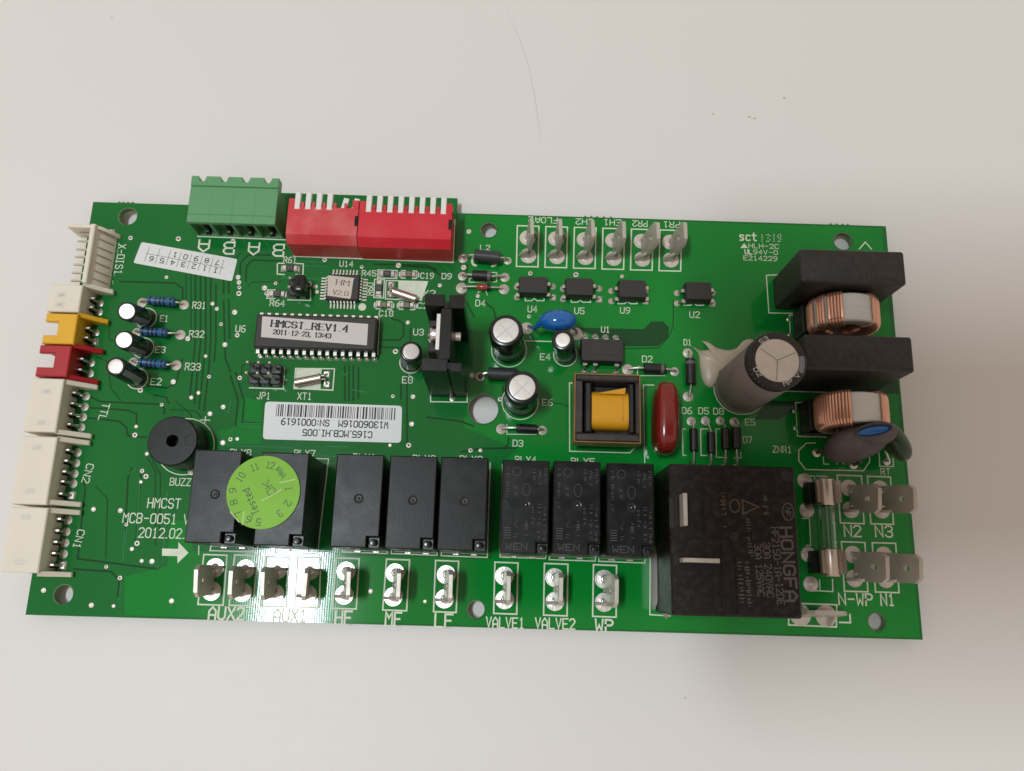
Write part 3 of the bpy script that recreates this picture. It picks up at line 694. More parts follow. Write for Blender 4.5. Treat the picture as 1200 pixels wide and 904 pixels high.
def wafer_connector():
    zt = 6.4
    xa, ya = at(103, 262, zt); xb, yb = at(101, 331, zt)
    xw = (at(108, 262, zt)[0] + at(99, 331, zt)[0]) / 2
    cx, cy = xw, (ya + yb) / 2
    b = B()
    b.box(-.55, .55, yb - cy, ya - cy, -1.0, zt, 'nylon', .2)
    b.box(-6.2, -.55, yb - cy, ya - cy, -1.2, -.2, 'nylon', .1)
    b.box(-6.2, -.55, ya - cy - .8, ya - cy, -.2, zt - .6, 'nylon', .1)
    X = Matrix(((1, 0, 0, 0), (0, 0, 1, ya - cy - .45), (0, 1, 0, 0), (0, 0, 0, 1)))
    b.prism([(.5, 0), (3.6, 0), (3.6, .9), (1.4, 4.8), (.5, 5.6)], -.4, .4, 'nylon', .1, X)
    h = put('connector', b, board, (cx, cy), 'open ivory seven pin wafer connector marked X-DIS1')
    pads = [(131, 272), (126.5, 281), (125.3, 289), (124, 298.5), (122.5, 307), (120.6, 316), (119, 325.5), (118, 334.5)]
    for i, (px, py) in enumerate(pads):
        x, y = at(px, py); x -= cx; y -= cy
        joint(h, x, y, .72, sq=(i == 0))
        if i == 0: continue
        b = B(); b.tube([(-5.0, y, 2.6), (-.5, y, 2.6)], .3, 'lead', 6); put('pin', b, h)
        b = B(); b.tube([(.5, y + .05, 4.6), (1.25, y, 4.0), (2.75, y - .1, 1.0), (x - .3, y, .5), (x, y, .1)], .17, 'clip', 6); put('pin', b, h)
    X = Matrix(((1, 0, 0, 0), (0, 0, 1, 0), (0, 1, 0, 0), (0, 0, 0, 1)))
    b = B(); b.prism([(.5, 0), (2.9, 0), (2.9, .7), (1.25, 3.8), (.5, 5.0)], yb - cy + .2, ya - cy - .9, 'nylon', .05, X); put('wedge', b, h)
wafer_connector()

# --- green screw terminal socket
def green_terminal():
    x0, y0 = at(233, 277); x1 = at(332.5, 281)[0]; yb = at(275, 219.6, 8)[1]; yf = y0
    cx, cy = (x0 + x1) / 2, (yb + yf) / 2; w = (x1 - x0) / 2; d = (yb - yf) / 2
    b = B(); b.box(-w, w, -d + 2.0, d, 0, 8, 'green', .12)
    b.box(-w, w, -d, -d + 2.0, 6.9, 8, 'green', .1)
    b.box(-w, w, -d, -d + 2.0, 0, .5, 'green')
    pitch = 2 * w / 4
    for k in range(5):
        xw = -w + k * pitch; t = .32
        b.box(max(-w, xw - t), min(w, xw + t), -d, -d + 2.0, .5, 6.9, 'green')
    h = put('terminal_block', b, board, (cx, cy), 'light green four way terminal block with open front pockets')
    poly = [(-w, d), (-w, d + 2.5)]
    for k in range(4):
        c = -w + (k + .5) * pitch
        poly += [(c - .95, d + 2.5), (c - .5, d + 1.2), (c + .5, d + 1.2), (c + .95, d + 2.5)]
    poly += [(w, d + 2.5), (w, d)]
    b = B(); b.prism(poly, 5.6, 8.35, 'green', .15); put('crenellated_ledge', b, h)
    for k in range(4):
        c = -w + (k + .5) * pitch
        b = B(); b.box(c - .62, c + .62, -d + 1.55, -d + 2.02, .6, 6.4, 'cavity'); put('pocket', b, h)
        b = B(); b.prism([(c - .6, -d + .2), (c + .6, -d + .2), (c + .6, -d + 1.5), (c - .6, -d + 1.5)], .5, .9, 'cavity'); put('pocket_floor', b, h)
        b = B(); b.tube([(c - .1, -d + .9, .9), (c - .1, -d + .9, 2.2)], .45, 'screw', 10); put('contact', b, h)
        b = B(); b.box(c - pitch / 2 - .015, c - pitch / 2 + .03, -d + .2, d - .4, 8.0, 8.006, 'green_dark'); put('seam', b, h)
green_terminal()

# --- red piano switches
def piano_switch(label, xl_px, xr_px, yl, yr, up, n, first, pitch, mt):
    x0, y0 = at(xl_px, yl); x1, y1 = at(xr_px, yr)
    yf = (y0 + y1) / 2; zt = 9.0
    yb = yf + 9.6; cx, cy = (x0 + x1) / 2, (yf + yb) / 2; w = (x1 - x0) / 2 - .06; d = (yb - yf) / 2
    X = Matrix(((0, 0, 1, 0), (1, 0, 0, 0), (0, 1, 0, 0), (0, 0, 0, 1)))
    b = B(); b.prism([(-d, 0.05), (d, .05), (d, 7.0), (d - 1.0, zt), (-d + 1.75, zt), (-d, 7.2)], -w, w, mt, .05, X)
    h = put('piano_switch', b, board, (cx, cy), label)
    for s in (-1, 1):
        b = B(); b.box(min(s * w, s * (w - 1.5)), max(s * w, s * (w - 1.5)), d - 1.05, d + 1.1, 5.2, zt + .004, mt, .1); put('end_cheek', b, h)
    b = B(); b.box(w - .7, w + .006, -.6, 1.9, zt - 1.6, zt + .012, 'cavity'); put('latch_slot', b, h)
    for k in range(n):
        x = at(first + k * pitch, 244, zt)[0] - cx
        u = up[k]
        b = B()
        if u: b.box(-.62, .62, d - 1.6, d + 2.7, zt - .9, zt + .1, 'white', .12)
        else: b.box(-.62, .62, d - 1.4, d + 1.7, zt - .7, zt - .05, 'white', .12, RZ(-12) @ T(0, 0, 0))
        put('lever', b, h, (x, 0))
        if k:
            xm = at(first + (k - .5) * pitch, 244, zt)[0] - cx
            b = B(); b.box(-.33, .33, d - 1.02, d + .25, 6.2, zt + .003, mt, .06); put('lever_guide', b, h, (xm, 0))
piano_switch('left red switch block with its last two of six levers pushed over', 345, 425, 300, 303.4, [1, 1, 1, 1, 0, 0], 6, 348, 12.6, 'red_dusty')
piano_switch('right red switch block with eight white levers in line', 425.3, 530.8, 303.4, 307.4, [1] * 8, 8, 432, 12.55, 'red')

# --- surface mount resistors and capacitors
def smd(name, label, px, py, mt, rz=0, lw=2.6, w=1.5):
    x, y = at(px, py); b = B(); b.box(-lw / 2 + .55, lw / 2 - .55, -w / 2, w / 2, .12, .72, mt, .08)
    h = put(name, b, board, (x, y), label, rz=rz)
    for s in (-1, 1):
        b = B(); b.box(s * lw / 2 - .55, s * lw / 2 + .55, -w / 2 + .03, w / 2 - .03, .01, .66, 'solder', .22); put('end_cap', b, h)
        b = B(); b.box(min(s * lw / 2 * 1.05, s * (lw / 2 + 1.0)), max(s * lw / 2 * 1.05, s * (lw / 2 + 1.0)), -w / 2 - .06, w / 2 + .06, .006, .24, 'solder', .2); put('solder_joint', b, h)
    if mt == 'smdres':
        b = B(); scribble(b, T(0, 0, 0), 1.0, .5, .722, 'sleeve_mark', 3, .08, int(px)); put('value_print', b, h)
smd('chip_resistor', 'chip resistor marked R61 above the small jumper header', 340.5, 315.2, 'smdres')
smd('chip_resistor', 'chip resistor marked R64 left of the small jumper header', 325.5, 345.2, 'smdres')
smd('chip_resistor', 'chip resistor marked R45 right of the square chip', 454, 321.5, 'smdres')
smd('chip_resistor', 'upright chip resistor marked R60', 444.3, 338.3, 'smdres', 90)
smd('chip_capacitor', 'chip capacitor marked C19', 479.3, 322, 'smdcap', w=1.3, lw=2.3)
smd('chip_capacitor', 'chip capacitor marked C18 under the crystal', 450, 358, 'smdcap', w=1.3, lw=2.3)
smd('chip_capacitor', 'chip capacitor under the tilted crystal can', 477, 358.5, 'smdcap', w=1.3, lw=2.3)

# --- pin headers
def header(label, corner, ncol, nrow, pins, zb=2.4, pitch=2.45, tips=8.2, skip=()):
    x, y = at(*corner); b = B()
    w, d = ncol * pitch, nrow * pitch
    for i in range(ncol):
        for j in range(nrow):
            q = rrect(i * pitch + .02, (i + 1) * pitch - .02, j * pitch + .02, (j + 1) * pitch - .02, .5, 1)
            b.prism(q, .05, zb, 'black', .18)
    h = put('pin_header', b, board, (x, y), label)
    for i in range(ncol):
        for j in range(nrow):
            if (i, j) in skip: continue
            c = Vector(((i + .5) * pitch, (j + .5) * pitch, 0)); b = B()
            b.box(c.x - .32, c.x + .32, c.y - .32, c.y + .32, zb, tips, 'lead', .2); put('pin', b, h)
    return h
header('black six pin header marked JP1', (294, 453), 3, 2, None)
header('black four pin header under R61', (339.5, 350.5), 2, 2, None, pitch=2.2, tips=5.5, skip=())
xj, yj = at(339.5, 350.5)
jc = empty('jumper_cap', 'glossy black jumper cap pushed on the four pin header below R61', 'jumper cap', (xj, yj, 0))
b = B(); b.prism(rrect(1.9, 4.7, -.1, 4.3, 1.0), 2.45, 5.6, 'gloss', .7, steps=4); put('shell', b, jc)
b = B(); b.box(2.9, 3.8, 1.2, 3.2, 5.6, 5.612, 'cavity'); put('slot', b, jc)

# --- square chip with gull wing leads
def qfp():
    x0, y0 = at(384, 321, 1.5); x1, y1 = at(419.8, 352.5, 1.5); cx, cy = (x0 + x1) / 2, (y0 + y1) / 2; w = (x1 - x0) / 2; d = (y0 - y1) / 2
    b = B(); b.prism(rrect(-w, w, -d, d, .3, 1), .15, .85, 'chip', 0); b.prism(rrect(-w, w, -d, d, .3, 1), .85, 1.5, 'chip', .28)
    h = put('square_chip', b, board, (cx, cy), 'square 32 lead chip marked U14 under a cream label')
    lb = B(); lb.prism([(-.22, .9), (.22, .9), (.22, .0), (-.22, .0)], 0, .12, 'lead')
    lead = B(); lead.box(-.2, .2, -.25, .3, .68, .8, 'lead'); lead.box(-.2, .2, .3, .42, .06, .8, 'lead'); lead.box(-.2, .2, .42, 1.7, .03, .16, 'solder', .05)
    lm = lead.mesh('lead')
    for k in range(8):
        t = (k - 3.5) * .8
        put('lead', lm, h, (t, d, 0)); put('lead', lm, h, (t, -d, 0), rz=180); put('lead', lm, h, (w, t * .92, 0), rz=-90); put('lead', lm, h, (-w, t * .92, 0), rz=90)
    b = B(); q = [(-w + .1, d - .4), (w - 1.3, d - .9), (w - 1.5, d - 1.5), (w - 1.75, -d + 1.2), (w - 1.9, -d + .35), (-w + .35, -d + 1.0)]
    b.prism(q, 1.505, 1.58, 'cream'); put('paper_label', b, h)
    b = B(); text(b, 'HM', T(-.1, 1.1) @ RZ(-5), 3.0, 1.15, 1.585, 'faint', .16, True); text(b, 'V2.0', T(-.4, -1.5) @ RZ(-5), 3.6, 1.1, 1.585, 'faint', .14, True); put('label_lettering', b, h)
qfp()

# --- long microcontroller
def long_chip():
    xs = [at(301, 367.5, 4)[0], at(442, 372.5, 4)[0]]; ys = [at(370, 370, 4)[1], at(370, 409.3, 4)[1]]
    cx, cy = sum(xs) / 2, sum(ys) / 2; w = (xs[1] - xs[0]) / 2; d = (ys[0] - ys[1]) / 2
    b = B(); b.prism(rrect(-w, w, -d, d, .2, 1), .5, 2.2, 'chip'); b.prism(rrect(-w, w, -d, d, .2, 1), 2.2, 4.0, 'chip', .35)
    h = put('long_chip', b, board, (cx, cy), 'long 32 pin chip marked U6 under a grey paper label')
    pm = B(); pm.box(-.42, .42, -.7, .4, 2.0, 2.25, 'lead', .05); pm.box(-.42, .42, -.95, -.7, .9, 2.25, 'lead', .05); pm.box(-.22, .22, -.95, -.72, .05, .9, 'lead')
    pm = pm.mesh('pin')
    p = 1.778 * (at(436, 429)[0] - at(302, 420)[0]) / 26.67
    for k in range(16):
        x = (k - 7.5) * p
        put('pin', pm, h, (x, -d, 0)); put('pin', pm, h, (x, d, 0), rz=180)
        for s in (-1, 1): joint(h, x, s * (d + .95), .62, hgt=.9, sq=(k == 0 and s < 0))
    b = B(); q = [at(307.5, 371), at(431.5, 379.8), at(430, 405), at(306, 395.3)]
    q = [(u[0] - cx, u[1] - cy) for u in (at(307.5, 371, 4), at(431.5, 380, 4), at(430, 405, 4), at(306, 395.3, 4))]
    b.prism(q, 4.005, 4.08, 'greypaper'); put('paper_label', b, h)
    mx, my = at(363, 382.3, 4.1); b = B(); text(b, 'HMCST_REV1.4', T(mx - cx, my - cy) @ RZ(-2.6), 17.6, 1.42, 4.085, 'ink', .33, True); put('label_lettering', b, h)
    mx, my = at(354, 391.5, 4.1); b = B(); text(b, '2011-12-23, 13:43', T(mx - cx, my - cy) @ RZ(-2.6), 13.2, 1.05, 4.085, 'ink', .23, True); put('label_lettering', b, h)
long_chip()

# --- crystals
def crystal(label, p0, p1, pads):
    a, c = at3(*p0, 1.3), at3(*p1, 1.25); L = (c - a).length
    b = B(); b.lathe([(.001, 0), (.85, 0), (1.0, .15), (1.0, L - .3), (1.12, L - .3), (1.12, L), (.001, L)], 'crystal', 18, frame_z((0, 0, 0), c - a))
    h = put('crystal', b, board, a, label)
    for i, (px, py) in enumerate(pads):
        x, y = at(px, py); joint(h, x - a.x, y - a.y, .82, 'solder', True, z=-a.z)
        e = c - a; n = Vector((-e.y, e.x, 0)).normalized() * (.4 if i == 0 else -.4)
        b = B(); b.tube([e + n, e + n + e.normalized() * .8, (x - a.x, y - a.y, -.6), (x - a.x, y - a.y, -1.1)], .17, 'lead', 6); put('lead', b, h)
crystal('silver crystal can lying on the white XT1 patch', (345.5, 449), (376, 443), [(383, 439), (383, 451)])
crystal('silver crystal can lying askew right of the square chip', (488, 351), (461, 342), [(458.5, 334), (457.5, 344.5)])

# --- upright electrolytic capacitors
def can_cap(label, base, top, zt, r, disc, mt='gloss', cross=False, stripe=None, dmt='alum'):
    p0, p1 = at3(*base, .05), at3(*top, zt)
    L = (p1 - p0).length; X = frame_z((0, 0, 0), p1 - p0)
    b = B(); b.lathe([(r * .93, 0), (r, .35), (r, 1.3), (r * .95, 1.7), (r, 2.1), (r, L - .45), (r * .96, L - .12), (r * .88, L), (disc, L), (disc, L - .25)], mt, 36, X, True)
    h = put('capacitor', b, board, p0, label)
    b = B()
    if cross: b.lathe([(disc, L - .3), (disc, L - .1), (disc * .97, L - .05), (disc * .94, L - .04), (disc * .5, L - .04), (.001, L - .04)], dmt, 36, X)
    else: b.lathe([(disc, L - .3), (disc, L - .06), (disc * .97, L - .01), (disc * .93, L), (disc * .5, L + .004), (.001, L + .005)], dmt, 36, X)
    put('end_disc', b, h)
    if cross:
        b = B()
        for q in ((cross,) if not isinstance(cross, tuple) else cross):
            a = R_(q); c_, s_ = math.cos(a), math.sin(a)
            b.strip([(-disc * .94 * c_, -disc * .94 * s_), (disc * .94 * c_, disc * .94 * s_)], .26, L - .03 + .004 * (q % 7), 'white_print', X)
        put('vent_score', b, h)
    if stripe is not None:
        b = B(); a0, a1 = stripe; n = 8; rs = []
        for k in range(n + 1):
            a = R_(a0 + (a1 - a0) * k / n); c_, s_ = math.cos(a), math.sin(a)
            rs.append([(c_ * (r + .015), s_ * (r + .015), 2.2), (c_ * (r + .015), s_ * (r + .015), L - .5), (c_ * (r * .90), s_ * (r * .90), L + .012)])
        vs = [p for q in rs for p in q]; fs = []
        for k in range(n):
            for j in range(2): fs.append((k * 3 + j, (k + 1) * 3 + j, (k + 1) * 3 + j + 1, k * 3 + j + 1))
        b.add(vs, fs, 'sleeve_mark', X); put('polarity_stripe', b, h)
    return h, X, L
can_cap('small black capacitor marked E1, uppermost of three leaning left', (171, 373), (148.3, 365), 10.5, 2.15, 1.72, stripe=(-60, -25))
can_cap('small black capacitor marked E3 between E1 and E2', (168, 408), (145, 398.5), 10.5, 2.15, 1.75, stripe=(-70, -35))
can_cap('small black capacitor marked E2, lowest of three and leaning most', (161.5, 444), (135.3, 429.3), 11.5, 2.15, 1.62, stripe=(-50, -15))
can_cap('small black capacitor marked E8 beside the heatsink', (481.6, 425), (481.8, 412), 8.8, 2.45, 1.82, stripe=(200, 250))
can_cap('large black capacitor with crossed top left of the blue disc', (596, 409), (592.8, 387.2), 12.6, 3.75, 2.85, cross=(42, 132), stripe=(20, 60))
can_cap('large black capacitor with crossed top marked E6', (610, 470.5), (612, 454), 12.6, 3.75, 2.85, cross=(48, 138), stripe=(-20, 40))
can_cap('small dark capacitor marked E4 below the blue disc', (662.3, 416), (659.5, 398.5), 11.2, 2.45, 1.6, 'gloss', stripe=(50, 110))
h, X, L = can_cap('tall grey sleeved capacitor held by cream glue', (868, 455), (911, 422.5), 23.6, 6.15, 4.55, 'bigcan', False, None, 'alum_dull')
b = B(); b.lathe([(6.17, L - 2.1), (6.18, L - .5), (5.93, L - .1), (5.45, L + .02), (4.6, L + .03)], 'chip', 40, X); put('printed_rim', b, h)
b = B()
for q in (25, 145, 265):
    a = R_(q); b.strip([(.1 * math.cos(a), .1 * math.sin(a)), (4.1 * math.cos(a), 4.1 * math.sin(a))], .16, L + .035 + .003 * (q % 5), 'sleeve_mark', X)
put('vent_score', b, h)
b = B()
for a0, t in ((212, 'D2'), (122, 'E5'), (292, 'MP'), (322, 'V')):
    a = R_(a0); text(b, t, X @ T(4.98 * math.cos(a), 4.98 * math.sin(a), 0) @ RZ(a0 + 90), .95 * len(t), .85, L + .045, 'white_print', .14)
put('rim_lettering', b, h)
b = B(); n = 8; rs = []
for k in range(n + 1):
    a = R_(-28 + 40 * k / n); rs.append([(6.2 * math.cos(a), 6.2 * math.sin(a), L - 2.0), (6.2 * math.cos(a), 6.2 * math.sin(a), L - .5), (5.6 * math.cos(a), 5.6 * math.sin(a), L + .03), (4.62 * math.cos(a), 4.62 * math.sin(a), L + .05)])
vs = [p for q in rs for p in q]; fs = [(k * 4 + j, (k + 1) * 4 + j, (k + 1) * 4 + j + 1, k * 4 + j + 1) for k in range(n) for j in range(3)]
b.add(vs, fs, 'sleeve_mark', X); put('polarity_stripe', b, h)

# --- glue that holds it
def blob(name, pts, hgt, mt, label, parent, cen=None):
    q = ccw(P2(*pts)); n = len(q)
    fine = []
    for i in range(n):                         # Catmull-Rom so that the edge flows
        a, p, c, d = [Vector(q[(i + k) % n]) for k in (-1, 0, 1, 2)]
        for t in (0, .33, .66):
            fine.append(tuple(0.5 * ((2 * p) + (c - a) * t + (2 * a - 5 * p + 4 * c - d) * t * t + (3 * p - a - 3 * c + d) * t ** 3)))
    cx, cy = cen or (sum(p[0] for p in q) / n, sum(p[1] for p in q) / n)
    b = B(); rs = []
    for s in (1, .985, .94, .86, .72, .54, .32, .1):
        rs.append([(cx + (x - cx) * s, cy + (y - cy) * s, .01 + hgt * math.sqrt(max(0, 1 - s * s))) for x, y in fine])
    b.rings(rs, mt, False, True)
    return put(name, b, parent, (0, 0), label)
blob('glue_blob', [(810, 406), (817.8, 410.6), (829.4, 410.3), (828.7, 406.4), (822.5, 400.2), (831, 401.8), (838.7, 407.2), (851, 410.6), (862, 408.7), (869.7, 403.3), (871.3, 399.4), (882, 398), (893, 410), (885, 435), (860, 455), (842, 440), (842, 433.5), (837, 452), (829.4, 453.6), (823.2, 446), (820, 432), (818.3, 415)], 1.5, 'glue', 'cream blob of hardened glue against the tall grey capacitor', board, at(843, 430))

# --- axial parts
def axial(name, label, p0, p1, e0, e1, z, r, mt, pads=(1.0, 1.0), wire=.3, bands=(), joint_mt='solder_flat', bulge=0.0, rings=False, nz=18):
    """p0,p1 the solder joints, e0,e1 the ends of the body, all pixels; z the height of its axis"""
    a, c = at3(*e0, z), at3(*e1, z); L = (c - a).length; X = frame_z((0, 0, 0), c - a)
    b = B()
    if bulge: b.lathe([(.001, 0), (r * .7, .02), (r * 1.0, .35), (r * 1.0, L * .2), (r - bulge, L * .3), (r - bulge, L * .7), (r, L * .8), (r, L - .35), (r * .7, L - .02), (.001, L)], mt, nz, X)
    else: b.lathe([(.001, 0), (r * .86, 0), (r, .15), (r, L - .15), (r * .86, L), (.001, L)], mt, nz, X)
    h = put(name, b, board, a, label)
    for t0, t1, bm_ in bands:
        rr = (r - bulge if bulge and .25 < t0 < .75 else r) + .012
        b = B(); b.lathe([(rr, L * t0), (rr, L * t1)], bm_, nz, X); put('colour_band', b, h)
    for (pp, e, pr, far) in ((p0, a, pads[0], c), (p1, c, pads[1], a)):
        x, y = at(*pp); q = Vector((x, y, 0)) - a
        if rings: ring_joint(h, q.x, q.y, pr); h.children
        else: joint(h, q.x, q.y, pr, joint_mt, z=-a.z)
        s = e - a; dr = (e - far).normalized()
        b = B(); b.tube([s, s + dr * .5, (q + Vector((0, 0, z + .2)) * 1) * .55 + s * .45 + Vector((0, 0, -z * .1)), q + Vector((0, 0, min(z * .5, .8))), q], wire, 'lead', 6); put('lead', b, h)
    if rings:
        for ch in h.children:
            if ch.name.startswith('solder_joint'): ch.location.z = -a.z * S
    return h
BN = [(.10, .17, 'band_dark'), (.30, .37, 'band_brown'), (.45, .52, 'band_dark'), (.60, .67, 'band_dark'), (.84, .91, 'band_dark')]
axial('resistor', 'blue banded resistor marked R31', (166.5, 355), (215.7, 357.6), (173.5, 352), (205.5, 354.5), 1.6, 1.12, 'blue_res', (1.15, 1.15), .26, BN, bulge=.12)
axial('resistor', 'blue banded resistor marked R32', (160.6, 389.6), (211.4, 392.7), (165, 388), (196.5, 390.5), 1.6, 1.12, 'blue_res', (1.1, 1.2), .26, BN, bulge=.12)
axial('resistor', 'blue banded resistor marked R33', (156.4, 424.5), (206.7, 428.4), (163.5, 424.5), (195, 427.5), 1.6, 1.12, 'blue_res', (1.1, 1.2), .26, BN, bulge=.12)
axial('inductor', 'thick black sleeved inductor marked L2', (542.5, 303.2), (595, 306), (556, 299.5), (586, 302.3), 2.0, 1.5, 'dark_grey', (1.15, .95), .3)
axial('diode', 'black diode marked D9 with a grey band', (542, 324), (591.5, 325.4), (553.5, 322.5), (575.5, 324), 1.6, 1.2, 'black', (1.1, 1.15), .3, [(.80, .97, 'band_grey')])
axial('diode', 'red glass diode marked D4', (541, 338), (590.5, 339.3), (559, 336.3), (575, 337), 1.1, .72, 'redglass', (1.4, 1.3), .26, [(.75, .97, 'band_dark')])
axial('diode', 'black diode marked D2 above the red film capacitor', (735.5, 433.5), (790.5, 435.8), (754, 431.5), (779.5, 432.8), 1.6, 1.18, 'black', (1.35, 1.05), .3, [(.78, .92, 'band_grey')])
axial('diode', 'black diode marked D3 below capacitor E6', (587.5, 503), (635.5, 504.6), (605, 501.7), (629, 503), 1.6, 1.02, 'black', (1.2, 1.1), .28, [(.06, .14, 'faint')])
axial('diode', 'upright black diode marked D1 beside the glue', (806, 414), (806.3, 465), (809, 421), (809.5, 451), 1.6, 1.2, 'black', (1.15, 1.2), .3, [(.10, .22, 'band_grey')])
axial('diode', 'dark diode marked D6, leftmost of the row of four', (810, 494), (811.5, 549), (812.5, 502.5), (812.8, 529), 1.6, .95, 'black', (1.05, .9), .28)
axial('diode', 'dark diode marked D5, set lower than its neighbours', (826.7, 493.4), (831.5, 549), (832.8, 507), (833.2, 531.5), 1.6, .95, 'black', (1.05, .9), .3)
axial('diode', 'dark diode marked D8 left of D7', (843.8, 493.4), (848, 549), (849.5, 502), (850, 527), 1.6, .98, 'black', (1.0, .9), .28)
axial('diode', 'dark diode marked D7, rightmost of the row of four', (860.5, 494.7), (862.5, 549), (862.5, 501.5), (863, 526.5), 1.6, 1.05, 'black', (1.1, .9), .28)
axial('inductor', 'thick black sleeved inductor tucked behind capacitor E6', (562.7, 441.6), (620, 444), (571.5, 437.5), (606, 439.5), 2.0, 1.45, 'dark_grey', (1.1, 1.0), .3, rings=True)

# --- buzzer
x, y = at(217.5, 523.5); b = B()
r = 29.6 / ppm(202.4, 516, 7.6)
b.lathe([(r * .97, .4), (r, .8), (r, 7.3), (r - .25, 7.6), (1.35, 7.6), (1.3, 4.0), (.001, 4.0)], 'relay', 48, None, True)
h = put('buzzer', b, board, (x, y), 'round black buzzer with a hole in its lid')
b = B(); b.lathe([(1.26, 4.2), (1.26, 7.5)], 'cavity', 24); b.sheet(circ(0, 0, 1.28, 24), 4.3, 'cavity'); put('sound_hole', b, h)
b = B(); b.lathe([(1.05, 7.605), (1.1, 7.64), (1.2, 7.605)], 'chip', 24, T(3.75, .25, 0)); put('mould_mark', b, h)
b = B(); b.lathe([(r * .9, .05), (r * .9, .5)], 'black', 40); put('foot', b, h)
joint(h, 1.9, -r - .25, .7); 

# --- heatsink with its regulator
def heatsink():
    zt = 23.5
    (x0, y0), (x1, _) = at(504.8, 465), at(546.5, 464); yb = at(523, 345, zt)[1]
    w = (x1 - x0) / 2; d = (yb - y0) / 2; cx, cy = (x0 + x1) / 2, (y0 + yb) / 2
    s0, s1 = -.6, 1.0
    b = B()
    b.box(-w, w - 2.9, -d, -d + 2.6, .3, zt, 'anod', .12); b.box(w - 2.4, w, -d, -d + 1.9, .3, zt, 'anod', .12)       # front flanges
    b.box(-w, -.05, d - 2.6, d, .3, zt, 'anod', .12); b.box(.95, w, d - 3.0, d, .3, zt, 'anod', .12)                   # rear flanges
    b.box(s0, s1 + .6, -d + 2.6, d - 3.0, .3, zt - .05, 'anod', .12); b.box(w - 2.9, w - 2.4, -d + .6, -d + 1.9, .3, zt - .1, 'anod')
    b.box(-.05, .95, d - 3.0, d - 1.6, .3, zt - .06, 'anod'); b.box(s0, w - 2.9, -d + 2.0, -d + 2.62, .3, zt - .07, 'anod')
    h = put('heatsink', b, board, (cx, cy), 'tall black finned heatsink marked U3 with a regulator screwed on')
    b = B(); b.box(-w + .6, s0 - 1.1, -2.6, 4.6, 3, 17.5, 'chip', .3); put('regulator_body', b, h)
    b = B(); b.box(s0 - .95, s0 - .12, -3.4, 4.4, 3, zt - 1.2, 'alum', .08); put('regulator_tab', b, h)
    b = B(); b.lathe([(.001, 1.9), (1.0, 1.85), (1.75, 1.3), (1.95, .5), (1.9, 0)], 'screw', 24, T(s0 - .96, .6, 19.4) @ RY(-90)); put('screw_head', b, h)
    b = B(); b.tube([(s1 + .55, .4, 19.4), (s1 + 2.4, .4, 19.4)], .95, 'tin', 14); put('screw_end', b, h)
    joint(h, .9, -d - .35, .6); 
    for x in (-2.9, -1.4): b = B(); b.box(x, x + .5, -.3, .3, 0, 3, 'lead'); put('lead', b, h)
heatsink()

# --- optocouplers and the eight pin chip
def dip(name, label, xl, xr, yt, yb, zt, pins, mt='chip', rows='x'):
    (x0, y1), (x1, y0) = at(xl, yt, zt), at(xr, yb, zt)
    cx, cy = (x0 + x1) / 2, (y0 + y1) / 2; w, d = (x1 - x0) / 2, (y1 - y0) / 2
    b = B(); b.prism(inset(rrect(-w, w, -d, d, .15, 1), -.25), .5, zt * .55, mt); 
    rs = [[(x_, y_, zt * .55) for x_, y_ in inset(rrect(-w, w, -d, d, .15, 1), -.28)], [(x_, y_, zt) for x_, y_ in rrect(-w, w, -d, d, .15, 1)]]
    b.rings(rs, mt, True, True)
    h = put(name, b, board, (cx, cy), label)
    for px, py, side, sq in pins:
        x, y = at(px, py); x -= cx; y -= cy
        joint(h, x, y, .78 if rows == 'x' else .75, 'solder_flat' if rows == 'x' else 'solder', sq, .8)
        b = B()
        if rows == 'x':
            s = 1 if side == 'r' else -1
            b.box(min(s * w, s * (w + .9)), max(s * w, s * (w + .9)), y - .45, y + .45, zt * .5, zt * .5 + .22, 'lead', .06)
            b.tube([(s * (w + .8), y, zt * .5), (x, y, .1)], .26, 'lead', 6)
        else:
            s = 1 if side == 't' else -1
            b.box(x - .55, x + .55, min(s * d, s * (d + .8)), max(s * d, s * (d + .8)), zt * .5, zt * .5 + .22, 'lead', .06)
            b.tube([(x, s * (d + .7), zt * .5), (x, y, .1)], .28, 'lead', 6)
        put('pin', b, h)
    return h, w, d
def opto(tag_, xl, xr, yt, yb, lab, rx, lx):
    return dip('optocoupler', lab, xl, xr, yt - 1, yb - 3, 3.2, [(rx, (yt + yb) / 2 - 0 + 0.5, 'r', False), (rx, (yt + yb) / 2 + 13, 'r', True), (lx, (yt + yb) / 2 + 1, 'l', False), (lx, (yt + yb) / 2 + 13, 'l', False)])
opto('U4', 609.5, 640.5, 325, 346.5, 'black optocoupler marked U4, leftmost of four', 648, 606)
opto('U5', 664, 694.5, 327, 349, 'black optocoupler marked U5, second of four', 702, 660)
opto('U9', 726, 757, 329, 351.5, 'black optocoupler marked U9, third of four', 756.5, 716.5)
opto('U2', 804.5, 834, 331.5, 354, 'black optocoupler marked U2 standing apart at the end', 835, 793.5)
h, w, d = dip('eight_pin_chip', 'black eight pin chip marked U1 with one pin missing', 682, 730, 397, 423.5, 3.6, [(685.5, 394.5, 't', 0), (697.5, 395, 't', 0), (709.5, 395.4, 't', 0), (721.5, 396, 't', 0), (684.5, 436, 'b', 0), (696.5, 436.3, 'b', 0), (721.5, 437, 'b', 0)], rows='y')
b = B(); scribble(b, T(0, .9), 5.0, .9, 3.604, 'faint', 7, .12, 3); scribble(b, T(.2, -.5), 5.8, .9, 3.604, 'faint', 8, .12, 4); scribble(b, T(.2, -1.9), 5.2, .8, 3.604, 'faint', 7, .12, 5); put('printed_marking', b, h)

